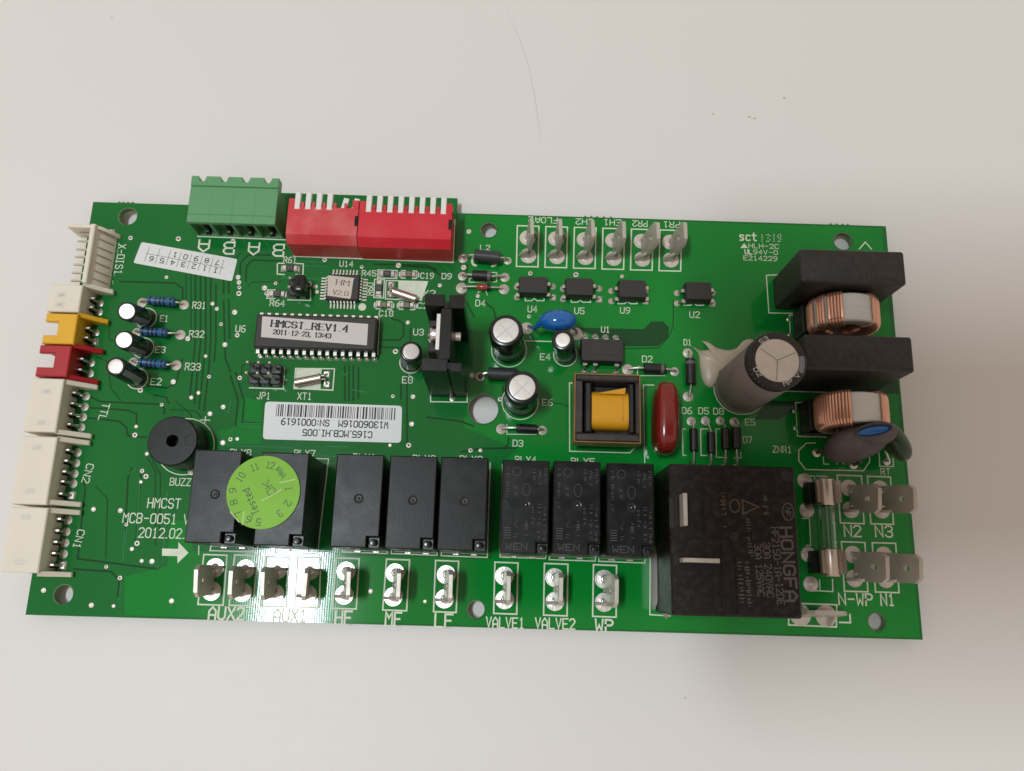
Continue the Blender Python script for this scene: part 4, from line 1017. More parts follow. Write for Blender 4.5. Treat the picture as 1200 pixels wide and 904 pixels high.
# --- blue disc capacitor
p = at3(653.5, 376, 8.0); b = B(); b.ellipsoid((0, 0, 0), (4.35, 2.55, 3.6), 'blue', RZ(4) @ RX(20), 32, 18)
h = put('disc_capacitor', b, board, p, 'glossy bright blue disc capacitor')
b = B(); q = at3(617.5, 385, 0) - p
b.tube([(-3.4, -.4, -.6), (-4.3, -.7, -1.4), (-5.0, -1.0, -3.2), (q.x + .4, q.y + .1, -6.4)], [1.1, .75, .42, .3], 'blue', 10); put('lacquer_leg', b, h)
b = B(); b.tube([(q.x + .5, q.y + .1, -6.2), (q.x, q.y, -8)], .26, 'lead', 6); put('lead', b, h)
joint(h, q.x, q.y, 1.5, 'solder_flat', z=-8.0)
q = at3(675, 391.5, 0) - p; joint(h, q.x, q.y, 1.6, 'solder_flat', z=-8.0)
b = B(); b.tube([(3.0, -.5, -1.8), (q.x, q.y, -6), (q.x, q.y, -8)], .3, 'blue', 8); put('lacquer_leg', b, h)

# --- red film capacitor
p = at3(778.8, 491, 5.4); b = B(); b.ellipsoid((0, 0, 0), (2.7, 8.15, 5.2), 'redcap', RZ(-1.5), 44, 28, .6)
h = put('film_capacitor', b, board, p, 'glossy red brown film capacitor standing beside the transformer')
for s in (-1, 1): b = B(); b.box(-.3, .3, s * 5 - .3, s * 5 + .3, -5.4, -3.5, 'lead'); put('lead', b, h)

# --- transformer
def transformer():
    zt = 11.0
    (x0, y1), (x1, y0) = at(674.4, 438, zt), at(750.3, 519.2, zt)
    cx, cy = (x0 + x1) / 2, (y0 + y1) / 2; w, d = (x1 - x0) / 2, (y1 - y0) / 2
    (u0, v1), (u1, v0) = at(683, 446, zt), at(745.2, 509, zt); u0 -= cx; u1 -= cx; v0 -= cy; v1 -= cy
    b = B(); f = 'ferrite'
    b.box(-w, w, -d, v0, 4.6, zt, f, .35); b.box(-w, w, v1, d, 4.6, zt, f, .35); b.box(-w, u0, v0, v1, 4.6, zt - .02, f, .2); b.box(u1, w, v0, v1, 4.6, zt - .02, f, .2)
    h = put('transformer', b, board, (cx, cy), 'small square transformer with a dark ferrite frame and yellow taped coil')
    b = B()
    for ex, z0, z1 in ((.16, 5.6, 9.9),):
        b.box(-w - ex, -w + .001, -d - ex, d + ex, z0, z1, 'varnish', .1); b.box(w - .001, w + ex, -d - ex, d + ex, z0, z1, 'varnish', .1)
        b.box(-w, w, -d - ex, -d + .001, z0, z1, 'varnish', .1); b.box(-w, w, d - .001, d + ex, z0, z1, 'varnish', .1)
    put('varnish_skirt', b, h)
    b = B(); b.tube([(-w - .05, -d - .05, zt - .35), (w + .05, -d - .05, zt - .35), (w + .05, d + .05, zt - .35), (-w - .05, d + .05, zt - .35)], .26, 'varnish', 6, True); put('varnish_edge', b, h)
    for xa, xb in ((685.7, 693.2), (737.5, 743.5)):
        a0, a1 = at(xa, 470, zt)[0] - cx, at(xb, 470, zt)[0] - cx
        b = B(); b.box(a0, a1, v0 + .25, v1 - .25, 1, zt - .35, 'black', .3); put('bobbin_flange', b, h)
    a0, a1 = at(693.5, 470, 10)[0] - cx, at(737.8, 470, 10)[0] - cx; e0, e1 = at(715, 502.5, 9.8)[1] - cy, at(715, 457.5, 9.8)[1] - cy
    X = Matrix(((0, 0, 1, 0), (1, 0, 0, 0), (0, 1, 0, 0), (0, 0, 0, 1)))
    b = B(); b.prism(rrect(e0, e1, 1.2, 10.2, 2.6, 6), a0, a1, 'tape', 0, X); put('coil', b, h)
    b = B(); q = [(a0 + 1.0, e1 - .9), (a1 - .9, e1 + .5), (a1 - 1.0, e1 - .9)]; b.prism(q, 10.0, 10.25, 'tape'); put('loose_tape_end', b, h)
    b = B(); b.box(a1 - 1.5, a1 - 1.42, e0 + 1.6, e1 - 1.6, 10.2, 10.24, 'varnish'); put('tape_seam', b, h)
    b = B(); b.box(-w + 1.6, w - 1.6, -d + 1.6, d - 1.6, .1, 5.5, 'black'); put('base', b, h)
transformer()

# --- black box capacitors
def box_cap(label, txt, xl, xr, yt, yb, zt=18.0):
    (x0, y1), (x1, y0) = at(xl, yt, zt), at(xr, yb, zt)
    cx, cy = (x0 + x1) / 2, (y0 + y1) / 2; w, d = (x1 - x0) / 2, (y1 - y0) / 2
    b = B(); b.prism(rrect(-w, w, -d, d, .6, 3), .1, zt, 'filmcap', .6, steps=3)
    h = put('box_capacitor', b, board, (cx, cy), label)
    b = B(); scribble(b, T(1.4, 1.3), 17, 1.9, zt + .004, 'faint', 13, .16, int(xl)); scribble(b, T(1.2, -1.6), 18, 1.6, zt + .004, 'faint', 15, .16, int(xr)); put('printed_marking', b, h)
    b = B(); b.box(-w + 2.8, -w + 5.4, -d - .004, -d + .1, 1.6, 4.4, 'cavity'); put('moulded_recess', b, h)
box_cap('large dark grey box capacitor at the top corner', ('MKP 0.22UF', '275V- X2 40/110/56'), 937, 1063, 291, 334)
box_cap('large dark grey box capacitor between the two copper chokes', ('MKP 0.22UF', '275V- X2 40/110/56'), 942, 1072.5, 391, 436.5)

# --- copper chokes
def choke(label, px, py, silk_x, gaps_=()):
    zc = 9.0
    c = at3(px, py, zc); b = B()
    X = RX(90)
    R0, R1, hw = 4.1, 7.0, 3.2
    b.lathe([(R0, -hw), (R1 - .3, -hw), (R1, -hw + .3), (R1, -.02), (R1 - .05, 0), (R1, .02), (R1, hw - .3), (R1 - .3, hw), (R0, hw), (R0, -hw)], 'chokewhite', 48, X)
    h = put('choke', b, board, c, label)
    for a0, a1, nm in ((114, 250, 0), (-70, 54, 1)):
        b = B(); n = int((a1 - a0) / 5.2)
        for k in range(n + 1):
            if (nm, k) in gaps_: continue
            a = R_(a0 + (a1 - a0) * k / n); ca, sa = math.cos(a), math.sin(a); o = .36
            loop = rrect(R0 - o, R1 + o, -hw - o, hw + o, 1.25, 4)
            j = random.uniform(-.05, .05)
            b.tube([(r_ * ca, y_, r_ * sa) for r_, y_ in loop], .35 + j * .3, 'copper', 6, True)
        put('copper_winding', b, h)
    b = B(); b.box(-8.0, 7.5, -3.6, 3.6, -zc + .1, -zc + 1.6, 'black', .2); b.box(-8.2, -7.2, -3.4, 3.4, -zc + 1.6, -2.5, 'black', .2); put('base', b, h)
    for s in (-1, 1): joint(h, -8.9 - .2, s * 2.0, .55, z=-zc)
choke('copper wound choke with gaps in its turns between the box capacitors', 987.5, 371, 0, ((0, 5), (0, 9), (0, 10)))
choke('copper wound choke beside the grey varistor', 997, 484, 0)

# --- varistor in its grey sleeve, and the green thermistor behind it
p = at3(1003.5, 520, 9.5); RT_ = RZ(14) @ RX(-18)
b = B(); b.ellipsoid((0, 0, 0), (7.1, 3.1, 5.8), 'greysleeve', RT_, 32, 18, .9)
h = put('varistor', b, board, p, 'grey sleeved varistor with its blue body showing at the open end')
pr = at3(1023.5, 504.5, 16.5); zx = (CAM - pr).normalized(); zx = (zx + Vector((0, .25, 0))).normalized()
xx = Vector((1, .10, 0)); xx = (xx - zx * xx.dot(zx)).normalized(); yy = zx.cross(xx)
XO = Matrix.Translation(pr - p) @ Matrix((xx, yy, zx)).transposed().to_4x4()
ring = lambda a, c, z, m=28: [(a * math.cos(2 * math.pi * k / m), c * math.sin(2 * math.pi * k / m), z) for k in range(m)]
b = B(); b.rings([ring(3.35, .98, -1.2), ring(3.42, 1.05, -.2), ring(3.62, 1.25, .12), ring(3.85, 1.5, 0), ring(4.2, 1.9, -.8), ring(4.7, 2.5, -2.6), ring(4.6, 2.4, -5)], 'greysleeve', False, False, XO); put('sleeve_mouth', b, h)
b = B(); b.ellipsoid((0, 0, -.55), (3.4, 1.02, .6), 'blue', XO, 28, 10); put('blue_body', b, h)
for px, py in ((957, 531), (1000, 545)):
    q = at3(px, py, 0) - p; joint(h, q.x, q.y, 1.0, z=-9.5); b = B(); b.tube([(q.x * .6, q.y * .5, -3.5), (q.x, q.y, -6), (q.x, q.y, -9.5)], .4, 'greysleeve', 8); put('leg', b, h)
p = at3(1048, 517, 6.5); b = B(); b.ellipsoid((0, 0, 0), (4.9, 2.6, 5.4), 'greendisc', RZ(-58) @ RX(24), 28, 16, .92)
h = put('thermistor', b, board, p, 'dark green thermistor disc behind the grey varistor')
q = at3(1039, 541, 0) - p; joint(h, q.x, q.y, .9, z=-6.5)
b = B(); b.tube([(-.6, -1.5, -3.5), (q.x, q.y, -5.2), (q.x, q.y, -6.5)], .3, 'lead', 6); put('lead', b, h)

# --- relays
def make_relay(zt=15.6, w=4.87, d=9.45, mark=False):
    b = B(); nx, ny = 2.5, 2.2
    b.prism(rrect(-w, w, -d, d, .35, 2), .7, zt - 2.4, 'relay')
    poly = [(-w, -d), (w - nx, -d), (w - nx, -d + ny), (w, -d + ny), (w, d), (-w, d)]
    b.prism(poly, zt - 2.4, zt, 'relay', .22)
    h = put('relay', b, board)
    b = B(); b.box(w - nx + .06, w - .06, -d + .06, -d + ny - .06, zt - 2.39, zt - 1.6, 'black', .1); put('corner_recess', b, h)
    b = B(); b.lathe([(.72, zt - 1.7), (.72, zt - .5), (.5, zt - .25), (.001, zt - .2)], 'gloss', 16, T(w - nx / 2, -d + ny / 2, 0)); put('vent_peg', b, h)
    b = B(); b.lathe([(1.0, zt + .003), (.85, zt + .12), (.68, zt + .05), (.6, zt + .012), (.42, zt + .02), (.3, zt + .2), (.001, zt + .26)], 'black' if not mark else 'gloss', 20, T(.25, .35, 0)); put('dimple', b, h)
    b = B(); b.box(-w + .12, w - .12, -d - .12, d - .2, .1, .72, 'clearglue'); put('base', b, h)
    for x in (-2.6, 1.4): b = B(); b.box(x, x + 1.4, -d - .5, -d - .12, .02, .5, 'solder', .1); put('pin', b, h)
    if mark:
        b = B()
        for q, (x, y, L_, n) in enumerate(((-3.7, 6.8, 2.2, 3), (-3.7, 3.4, 3.4, 5), (-3.7, -.2, 2.6, 3), (-2.0, 3.4, 2.6, 4), (1.7, 6.6, 2.6, 3), (2.9, 6.0, 3.2, 4), (4.0, 6.4, 3.0, 4), (1.6, -2.4, 5.0, 6), (2.9, -1.6, 4.6, 6), (4.0, -1.6, 4.8, 6), (2.9, -5.8, 2.0, 2), (4.0, -5.8, 2.2, 3), (-1.9, -4.6, 3.6, 5), (.3, -4.4, 3.4, 4))):
            scribble(b, T(x, y) @ RZ(270), L_, .85, zt + .004, 'faint', n, .13, 40 + q)
        b.strip(circ(-1.9, 7.1, .9, 8) + [circ(-1.9, 7.1, .9, 8)[0]], .12, zt + .012, 'faint'); b.strip(circ(.2, 3.4, .75, 16, 1.3) + [circ(.2, 3.4, .75, 16, 1.3)[0]], .12, zt + .013, 'faint')
        for k in range(5): b.strip([(-4.1, -4.4 - k * .5), (-2.9, -4.4 - k * .5)], .2, zt + .01, 'faint')
        text(b, 'WEN', T(-1.6, -8.1), 4.2, 1.2, zt + .006, 'faint', .2)
        put('printed_marking', b, h)
    return h
plain = make_relay(); marked = make_relay(mark=True)
def rel_at(px, py): return (*at(px, py, 15.6), 0)
plain.location = Vector(rel_at(250.4, 581.5)) * S; plain['label'] = 'plain black relay next to the buzzer, left under the lime sticker'
copy_part(plain, rel_at(330, 584.5), 'plain black relay right under the lime sticker')
copy_part(plain, rel_at(418.8, 586.5), 'plain black relay, first right of the sticker, above the HF terminal')
copy_part(plain, rel_at(482, 588.5), 'plain black relay between two plain ones, above the MF terminal')
copy_part(plain, rel_at(542.5, 590), 'black relay with a barely visible print, above the LF terminal')
marked.location = Vector(rel_at(615.5, 593.5)) * S; marked['label'] = 'printed black relay above the VALVE1 terminal'
copy_part(marked, rel_at(676, 594.5), 'printed black relay above the VALVE2 terminal')
copy_part(marked, rel_at(739.2, 597), 'printed black relay next to the big relay, above the WP terminal')

def big_relay():
    zt = 17.0
    (x0, y1), (x1, y0) = at(784, 541, zt), at(940.5, 725, zt); y1 = (at(783, 540, zt)[1] + at(938, 551, zt)[1]) / 2; y0 = (at(785, 720, zt)[1] + at(942, 727, zt)[1]) / 2
    cx, cy = (x0 + x1) / 2, (y0 + y1) / 2; w, d = (x1 - x0) / 2, (y1 - y0) / 2
    b = B(); b.prism(rrect(-w, w, -d, d, .5, 3), .4, zt, 'big_relay', .35)
    h = put('power_relay', b, board, (cx, cy), 'big square dusty black power relay with two blade tabs on top')
    loc = lambda px, py, z=zt: (at(px, py, z)[0] - cx, at(px, py, z)[1] - cy)
    def ridge(name, p, q, w_, mt='big_relay', hh=.25):
        b = B(); a, c = loc(*p), loc(*q); b.box(min(a[0], c[0]) - w_ / 2, max(a[0], c[0]) + w_ / 2, min(a[1], c[1]) - w_ / 2, max(a[1], c[1]) + w_ / 2, zt - .05, zt + hh, mt, .06); put(name, b, h)
    ridge('moulded_ridge', (809, 541), (809, 561), .25); ridge('moulded_ridge', (824.5, 571), (824.5, 628), .2); ridge('moulded_ridge', (846.5, 638), (848, 720), .25); ridge('moulded_ridge', (862.5, 650), (864.5, 720), .2)
    ridge('moulded_ridge', (840, 575), (925, 579), .14, 'big_relay', .12); ridge('moulded_ridge', (785, 629), (845, 632), .14, 'big_relay', .12)
    b = B(); a, c = loc(785, 584), loc(790, 619); b.box(a[0] - .2, c[0], c[1], a[1], zt - .05, zt + .2, 'black', .05); put('moulded_pad', b, h)
    a = loc(802.5, 599); b = B(); b.box(a[0] - 1.5, a[0] + 1.6, a[1] - 4.6, a[1] + 4.0, zt, zt + .006, 'cavity'); put('tab_slot', b, h)
    a = loc(802, 597.5, 19.5); b = B(); b.box(a[0] - .42, a[0] + .42, a[1] - 3.2, a[1] + 3.2, zt - 1, zt + 3.6, 'tin', .12); put('blade_tab', b, h)
    a = loc(821, 657, 19.5); b = B(); b.box(a[0] - 3.6, a[0] + 3.6, a[1] - .42, a[1] + .42, zt - 1, zt + 3.4, 'tin', .12); put('blade_tab', b, h)
    a = loc(820, 660); b = B(); b.box(a[0] - 4.2, a[0] + 4.2, a[1] - 1.6, a[1] + 1.2, zt, zt + .006, 'cavity'); put('tab_slot', b, h)
    a = loc(860.5, 629); b = B(); b.lathe([(.75, zt + .004), (.6, zt + .06), (.5, zt + .02), (.3, zt + .25), (.001, zt + .3)], 'gloss', 16, T(a[0], a[1], 0)); put('dimple', b, h)
    a = loc(921.5, 558); b = B(); b.lathe([(1.2, zt + .004), (1.1, zt + .16), (.95, zt + .1), (.9, zt + .01), (.001, zt + .01)], 'black', 20, T(a[0], a[1], 0)); put('vent_peg', b, h)
    b = B(); a = loc(923.5, 600); q = circ(a[0], a[1], 1.15, 20, 1.7); b.strip(q + [q[0]], .22, zt + .005, 'bold_mark'); text(b, 'HF', T(*a) @ RZ(260), 1.6, 1.1, zt + .012, 'bold_mark', .2); put('maker_emblem', b, h)
    b = B(); a = loc(924.5, 661); text(b, 'HONGFA', T(*a) @ RZ(272), 14.3, 2.2, zt + .005, 'bold_mark', .46); put('maker_name', b, h)
    b = B()
    for t, px, py, L_, hh in (('HF2150-1A-12DE', 911.5, 663, 15.0, 1.35), ('30A 240VAC', 900.5, 668, 10.5, 1.35), ('30A 125VAC', 890, 668, 10.0, 1.3), ):
        a = loc(px, py); text(b, t, T(*a) @ RZ(272), L_, hh, zt + .005, 'bold_mark', .22)
    for q, (px, py, L_) in enumerate(((878, 630, 8), (877, 685, 9), (868, 680, 9))): a = loc(px, py); scribble(b, T(*a) @ RZ(272), L_, 1.2, zt + .005, 'bold_mark', 9, .18, 70 + q)
    put('printed_marking', b, h)
    b = B(); a = loc(879, 594); b.strip([(a[0] - 1.5, a[1] + 1.3), (a[0] + 1.7, a[1]), (a[0] - 1.5, a[1] - 1.5), (a[0] - 1.5, a[1] + 1.3)], .3, zt + .006, 'faint_gold'); a = loc(861, 593); q = circ(a[0], a[1], 1.0, 16, 1.3); b.strip(q + [q[0]], .25, zt + .006, 'faint_gold')
    a = loc(848, 597); scribble(b, T(*a) @ RZ(272), 7.5, 1.3, zt + .005, 'faint_gold', 6, .18, 81); a = loc(897, 592); scribble(b, T(*a) @ RZ(272), 4.0, 1.3, zt + .005, 'faint_gold', 4, .18, 82)
    put('approval_mark', b, h)
big_relay()
blob('glue_blob', [(766, 640), (778, 636), (784, 645), (784, 719), (776, 719), (774, 690), (770, 705), (765, 716), (763, 690), (763, 660)], 3.0, 'clearglue', 'milky silicone smear along the big relay', board, at(780, 668))

# --- spade terminals
def spade(label, rect, p0, p1, top0, top1, zt=9.5, rad=None, mt='tin', feet=True, chamf=1.2, jm='solder_flat', hole=True, curl=-1):
    """rect: outline on the board; p0 rear pad, p1 front pad; top0/top1 pixels of the blade's upper corners at height zt"""
    outline(rect, .32)
    a, c = at3(*p0), at3(*p1); m = (a + c) / 2
    A, C = a - m, c - m; A1, C1 = at3(*top0, zt) - m, at3(*top1, zt) - m
    u = (C - A).normalized(); e = .55
    A0 = A - u * e; C0 = C + u * e; nrm = u.cross(Vector((0, 0, 1))).normalized() * .4
    lerp = lambda p, q, t: p + (q - p) * t
    up = lambda s, t: lerp(lerp(A0, C0, s), lerp(A1, C1, s), t)
    out = [up(0, .16), up(.0, .86), up(.16, 1), up(.84, 1), up(1, .86), up(1, .16), up(.74, .16), up(.74, .05), up(.26, .05), up(.26, .16)]
    b = B()
    n = len(out)
    # blade with a round hole: outer ring to hole ring
    hc = up(.5, .66); hr = .85
    ho = []
    for k in range(n):
        v = out[k] - hc; v.normalize(); ho.append(hc + v * hr)
    vs = [p + nrm for p in out] + [p + nrm for p in ho] + [p - nrm for p in out] + [p - nrm for p in ho]
    fs = []
    for k in range(n):
        j = (k + 1) % n
        fs += [(k, j, n + j, n + k), (2 * n + j, 2 * n + k, 3 * n + k, 3 * n + j), (j, k, 2 * n + k, 2 * n + j), (n + k, n + j, 3 * n + j, 3 * n + k)]
    b.add(vs, fs, mt)
    h = put('spade_terminal', b, board, m, label)
    r = rad or 1.95
    joint(h, A.x, A.y, r, jm, hgt=.3); joint(h, C.x, C.y, r, jm, hgt=.3)
    sgn = curl
    for P, s in ((A, 1), (C, -1)):
        side = nrm.normalized() * (s * sgn); e0 = up(0.0 if s > 0 else 1.0, 0); e1 = up(0.0 if s > 0 else 1.0, 1); zv = (e1 - e0) / zt
        inw = u * (.3 if s > 0 else -.3)
        pr = [(-.3, .15), (1.9, .15), (2.25, .7), (2.1, 1.5), (1.35, 2.5), (.5, 3.4), (-.3, 3.7)]
        vs = [e0 + side * a + zv * zz + inw - u * .3 for a, zz in pr] + [e0 + side * a + zv * zz + inw + u * .3 for a, zz in pr]
        m_ = len(pr); b = B()
        b.add(vs, [tuple(range(m_)), tuple(range(2 * m_ - 1, m_ - 1, -1))] + [(k, (k + 1) % m_, m_ + (k + 1) % m_, m_ + k) for k in range(m_)], mt)
        put('foot', b, h)
        b = B(); b.tube([up(.13 if s > 0 else .87, .2), P + Vector((0, 0, .1))], [.62, .5], mt, 8); put('leg', b, h)
    return h
names = ['FLOAT terminal', 'FLOAT terminal', 'CH2 terminal', 'EH1 terminal', 'PR2 terminal', 'PR1 terminal']
labs = ['tinned spade, leftmost of the six along the top edge', 'tinned spade under the word FLOAT', 'tinned spade under the mark CH2', 'tinned spade under the mark EH1', 'tinned spade under the mark PR2, leaning right', 'tinned spade under the mark PR1, last of the six']
tops = [(623, 252), (656.5, 253), (694.5, 254.5), (731, 256), (771, 257), (803, 257)]
for i in range(6):
    dx = 33.42 * i; dy = 1.0 * i
    rect = [(606.3 + dx, 264.7 + dy), (631.6 + dx, 265.5 + dy), (630.5 + dx, 313 + dy), (605.2 + dx, 312.5 + dy)]
    t = tops[i]
    spade(labs[i], rect, (618.3 + dx, 279 + dy), (619 + dx, 300 + dy), t, (t[0] + 1.0, t[1] + 27), 9.5, jm='solder_flat', curl=-1)
bots = [
 ('spade of the AUX2 pair nearest the printed arrow', [(239, 650), (266, 651), (261.5, 709.5), (232, 708.5)], (252, 665.5), (248, 693), (230, 661.5), (228.5, 701)),
 ('spade of the AUX2 pair, second in the bottom row', [(275, 650.5), (302, 651.5), (296.6, 710.5), (268.5, 709.5)], (287.5, 667), (284, 694.5), (271, 663), (268.5, 703)),
 ('spade of the AUX1 pair, third in the bottom row', [(312.5, 652.5), (339, 653.5), (335.6, 711.5), (306.5, 710.5)], (325, 668), (322, 696), (308, 664.5), (306.5, 704)),
 ('spade of the AUX1 pair, fourth in the bottom row', [(349, 653), (376, 654), (374, 712.5), (345.5, 711.5)], (363, 669), (360, 697), (359, 666), (355, 705)),
 ('spade marked HF in the bottom row', [(394, 654), (421, 655), (417.5, 714), (389.5, 713)], (405.5, 669.5), (403.5, 697.5), (409, 664), (407.5, 704)),
 ('spade marked MF in the bottom row', [(453, 655.5), (480, 656.5), (476.5, 716), (448.5, 715)], (463, 671.5), (461, 699.5), (468, 666), (466, 706)),
 ('spade marked LF in the bottom row', [(510.5, 657), (537.5, 658), (534.5, 718), (508, 717)], (523, 673.5), (521, 702), (528.5, 667.5), (527.5, 707.5)),
 ('spade marked VALVE1 in the bottom row', [(580, 659), (607, 660), (605.5, 720), (578.5, 719)], (591, 675), (591.5, 703), (596.5, 669), (595.5, 710)),
 ('spade marked VALVE2 in the bottom row', [(638, 660.5), (665.5, 661.5), (664.5, 722), (637, 721)], (650, 677), (650.5, 705), (658, 671), (657, 710.5)),
 ('spade marked WP leaning right in the bottom row', [(695.5, 662), (722.5, 663), (722, 723.5), (694.5, 722.5)], (708, 679), (708, 706), (723, 673), (722.5, 713)),
]
for lab, rect, p0, p1, t0, t1 in bots: spade(lab, rect, p0, p1, t0, t1, 9.5, jm='solder', rad=2.05, curl=-1)
for lab, rect, p0, p1, t0, t1 in (
 ('spade marked N2 leaning over its board edge neighbour', [(981, 557), (1009.5, 558), (1012.5, 614), (984.8, 613)], (995, 572), (997, 597.5), (1031, 567), (1031.5, 602)),
 ('spade marked N3 leaning out over the right board edge', [(1016.4, 558.3), (1043.5, 559.3), (1047, 614.8), (1020.5, 614)], (1031.5, 573), (1033, 598), (1072, 568), (1073.5, 602)),
 ('spade marked N-WP leaning right beside the fuse', [(986, 635), (1013.5, 636), (1017, 693.8), (989.5, 693)], (999.5, 650), (1001.5, 678), (1039.5, 647), (1041, 684)),
 ('spade marked N1 leaning out near the bottom right corner', [(1022, 636.2), (1049.5, 637), (1053.6, 694.8), (1026, 694)], (1036, 651), (1038, 679), (1079, 650), (1080, 684.5))):
    spade(lab, rect, p0, p1, t0, t1, 9.5, jm='solder_flat', rad=1.9, curl=-1)
spade('spade marked L lying along the board edge beside the big relay', [(925, 707), (980.5, 709), (980, 735), (924, 732.5)], (938, 721), (968, 722), (948, 717.5), (996, 719), 8.0, jm='solder_flat', rad=2.3)

# --- fuse clips (soldered) and the glass fuse they hold
FZ = 5.6
fa, fb = at3(967.5, 577, FZ), at3(973, 659, FZ)
fdir = (fb - fa).normalized()
def fclip(label, c, pads):
    b = B(); X = frame_z((0, 0, 0), fdir)
    prof = [(R_(a), 2.2) for a in range(-140, 141, 20)]
    out, inn = [], []
    for a, r in prof: out.append((r * math.cos(a), r * math.sin(a))); inn.append(((r - .25) * math.cos(a), (r - .25) * math.sin(a)))
    # the open side faces up: rotate so that the gap points to +z
    poly = out + inn[::-1]
    gap = math.atan2(*( (X.to_3x3().inverted() @ Vector((0, 0, 1))).yx ))
    X2 = X @ Matrix.Rotation(gap + math.pi, 4, 'Z')
    b.prism(poly, -2.6, 2.6, 'clip', 0, X2)
    h = put('fuse_clip', b, board, c, label)
    b = B(); b.box(-2.9, 2.4, -2.4, 2.4, -FZ + .1, -2.1, 'black', .1); put('clip_foot', b, h)
    for s in (-1, 1):
        b = B(); g = [(s * 2.1, 2.4), (s * 3.6, 3.4)]
        b.prism([(s * 1.5, .8), (s * 2.7, 1.9), (s * 2.5, 2.1), (s * 1.3, 1.05)], -2.4, 2.4, 'clip', 0, Matrix(((1, 0, 0, 0), (0, 0, 1, 0), (0, 1, 0, 0), (0, 0, 0, 1)))); put('flared_lip', b, h)
    for px, py in pads:
        q = at3(px, py) - c; joint(h, q.x, q.y, 1.7, 'solder_flat', z=-FZ)
fclip('upper copper coloured fuse clip', fa, [(943, 563.5), (945.5, 598)])
fclip('lower copper coloured fuse clip', fb, [(947, 650), (950, 684.5)])
fu = empty('glass_fuse', 'glass tube fuse with metal end caps clipped in beside the big relay', 'fuse', (fa + fb) / 2)
mid = (fa + fb) / 2; X = frame_z(fa - mid, fb - mid); L = (fb - fa).length
b = B(); b.lathe([(1.66, 2.0), (1.66, L - 2.0)], 'glass', 28, X); b.lathe([(1.3, L - 2.0), (1.3, 2.0)], 'glass', 28, X); put('glass_tube', b, fu)
b = B(); b.tube([X @ Vector((0, 0, 2)), X @ Vector((.25, .1, L / 2)), X @ Vector((0, 0, L - 2))], .09, 'lead', 6); put('fuse_wire', b, fu)
for z0, z1 in ((-3.0, 2.9), (L - 2.9, L + 3.0)):
    b = B(); b.lathe([(.001, z0), (1.6, z0), (1.85, z0 + .3), (1.85, z1 - .2), (1.75, z1), (1.3, z1)], 'brass', 28, X); put('end_cap', b, fu)

# --- stickers
q = P2((311, 470.8), (471.3, 476), (470, 519.3), (308, 515))
b = B()
def rounded(q, r=.9):
    out = []
    for i in range(4):
        a, p, c = Vector(q[i - 1]), Vector(q[i]), Vector(q[(i + 1) % 4])
        d0, d1 = (a - p).normalized() * r, (c - p).normalized() * r
        for t in (0, .25, .5, .75, 1): out.append(tuple((p + d0) * (1 - t) ** 2 + p * 2 * t * (1 - t) + (p + d1) * t * t))
    return out
b.prism(rounded(q), .03, .11, 'paper'); h = put('barcode_label', b, board, label='white barcode label stuck upside down under the XT1 crystal')
b = B(); random.seed(21)
p0, p1 = Vector(at(324, 481)), Vector(at(463.5, 485.5)); Ld = (p1 - p0).length; u = (p1 - p0) / Ld; v = Vector((-u.y, u.x)); x = 0
while x < Ld - .1:
    wb = random.choice((.13, .13, .26, .26, .4)); wb = min(wb, Ld - x)
    c = p0 + u * (x + wb / 2); hh = 1.42
    b.strip([tuple(c + v * hh), tuple(c - v * hh)], wb, .118, 'ink', ext=False); x += wb + random.choice((.14, .14, .27, .27, .4))
put('printed_barcode', b, h)
for t, px, py, wpx, hpx in (('W13060016M  SN:0001619', 392.5, 496.5, 125, 7.2), ('C165.MCB.HI.005', 395.5, 508.5, 81, 7.2)):
    b = B(); x, y = at(px, py); text(b, t, T(x, y) @ RZ(179.6), wpx / ppm(px, py), hpx / ppm(px, py), .118, 'ink', .25); put('label_lettering', b, h)
q = P2((166, 284), (278.4, 304), (272, 330), (156.5, 308.5))
b = B(); b.prism(rounded(q, .5), .03, .11, 'paper'); h = put('number_label', b, board, label='white number grid label stuck upside down below the top left hole')
b = B()
c0 = Vector(at(217, 306)); e = Vector(at(278.4, 304)) - Vector(at(166, 284)); e.normalize(); nn = Vector((-e.y, e.x)); Lh = 9.3
def GP(s, t): return tuple(c0 + e * s + nn * t)
b.strip([GP(-9.7, 0.1), GP(9.7, -.1)], .1, .118, 'ink')
for k in range(8):
    s = -9.3 + k * 2.62; b.strip([GP(s, 1.9), GP(s - .1, -1.9)], .09, .122, 'ink')
put('printed_grid', b, h)
an = math.degrees(math.atan2(e.y, e.x))
b = B()
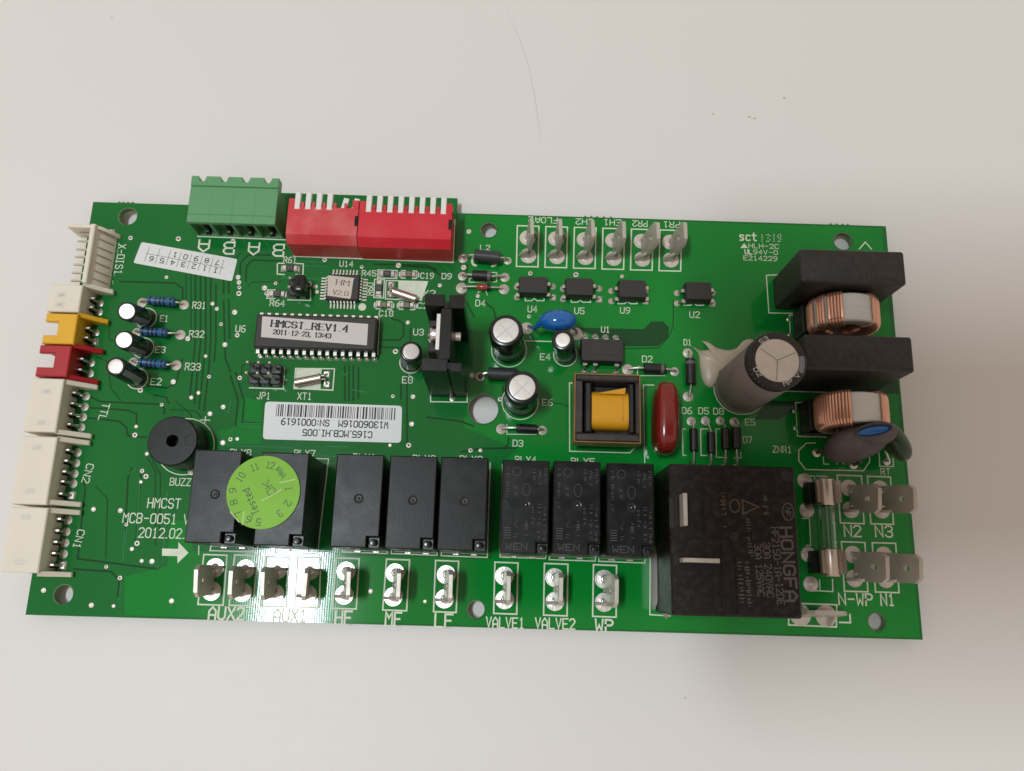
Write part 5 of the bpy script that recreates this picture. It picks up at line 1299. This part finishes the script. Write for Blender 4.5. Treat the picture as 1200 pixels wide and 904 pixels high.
for k, t in enumerate(['6', '5', '4', '3', '2', '1', 'I']):
    text(b, t, T(*GP(-7.99 + k * 2.62, -1.0)) @ RZ(an + 180), .85, 1.15, .118, 'ink', .2)
for k, t in enumerate(['', '', '1', '0', '9', '8', '7']):
    if t: text(b, t, T(*GP(-7.99 + k * 2.62, 1.0)) @ RZ(an + 180), .85, 1.15, .118, 'ink', .2)
put('label_lettering', b, h)
zs = 15.86
c = at3(308.5, 577, zs); r = 43 / ppm(308.5, 577, zs)
b = B(); b.prism(circ(0, 0, r, 64), 0, .07, 'lime'); h = put('test_sticker', b, board, c, 'round lime green Tested OK sticker bridging two relays')
b = B()
def SP(px, py): q = at(px, py, zs); return (q[0] - c.x, q[1] - c.y)
for t, px, py, wd in (('12', 317, 545.5, 1.6), ('11', 298.5, 547.5, 1.5), ('10', 282, 559.5, 1.7), ('9', 273, 575, .9), ('8', 274, 589, .9), ('7', 279, 602, .9), ('6', 291.5, 609, .9), ('2', 337.5, 590, .9), ('1', 338.5, 573, .5), ('3', 328, 602, .8), ('5', 303, 612, .8)):
    q = SP(px, py); a = math.degrees(math.atan2(q[1], q[0])); text(b, t, T(*q) @ RZ(a - 90), wd, 1.35, .075, 'sticker_ink', .17)
q = SP(294, 588); text(b, 'Tested', T(*q) @ RZ(118), 5.6, 1.4, .075, 'sticker_ink', .18)
q = SP(315.5, 572); text(b, 'OK', T(*q) @ RZ(125), 3.0, 1.6, .075, 'lime_ink', .2)
for px, py in ((327, 551), (331, 557)): q = SP(px, py); text(b, 'H', T(*q) @ RZ(-40), 1.0, 1.1, .075, 'sticker_ink', .12); text(b, 'E', T(q[0] + .1, q[1]) @ RZ(-40), .8, .8, .085, 'sticker_ink', .1)
put('sticker_lettering', b, h)
b = B()  # sheen along the sticker's creases, painted as paler lines
for pts in ([(307, 587), (318, 581), (330, 574)], [(328, 566), (346, 562)], [(284, 615), (286, 600)], [(270, 600), (280, 612)]):
    b.strip([SP(*p) for p in pts], .16, .082, 'crease')
put('crease_sheen_line', b, h)
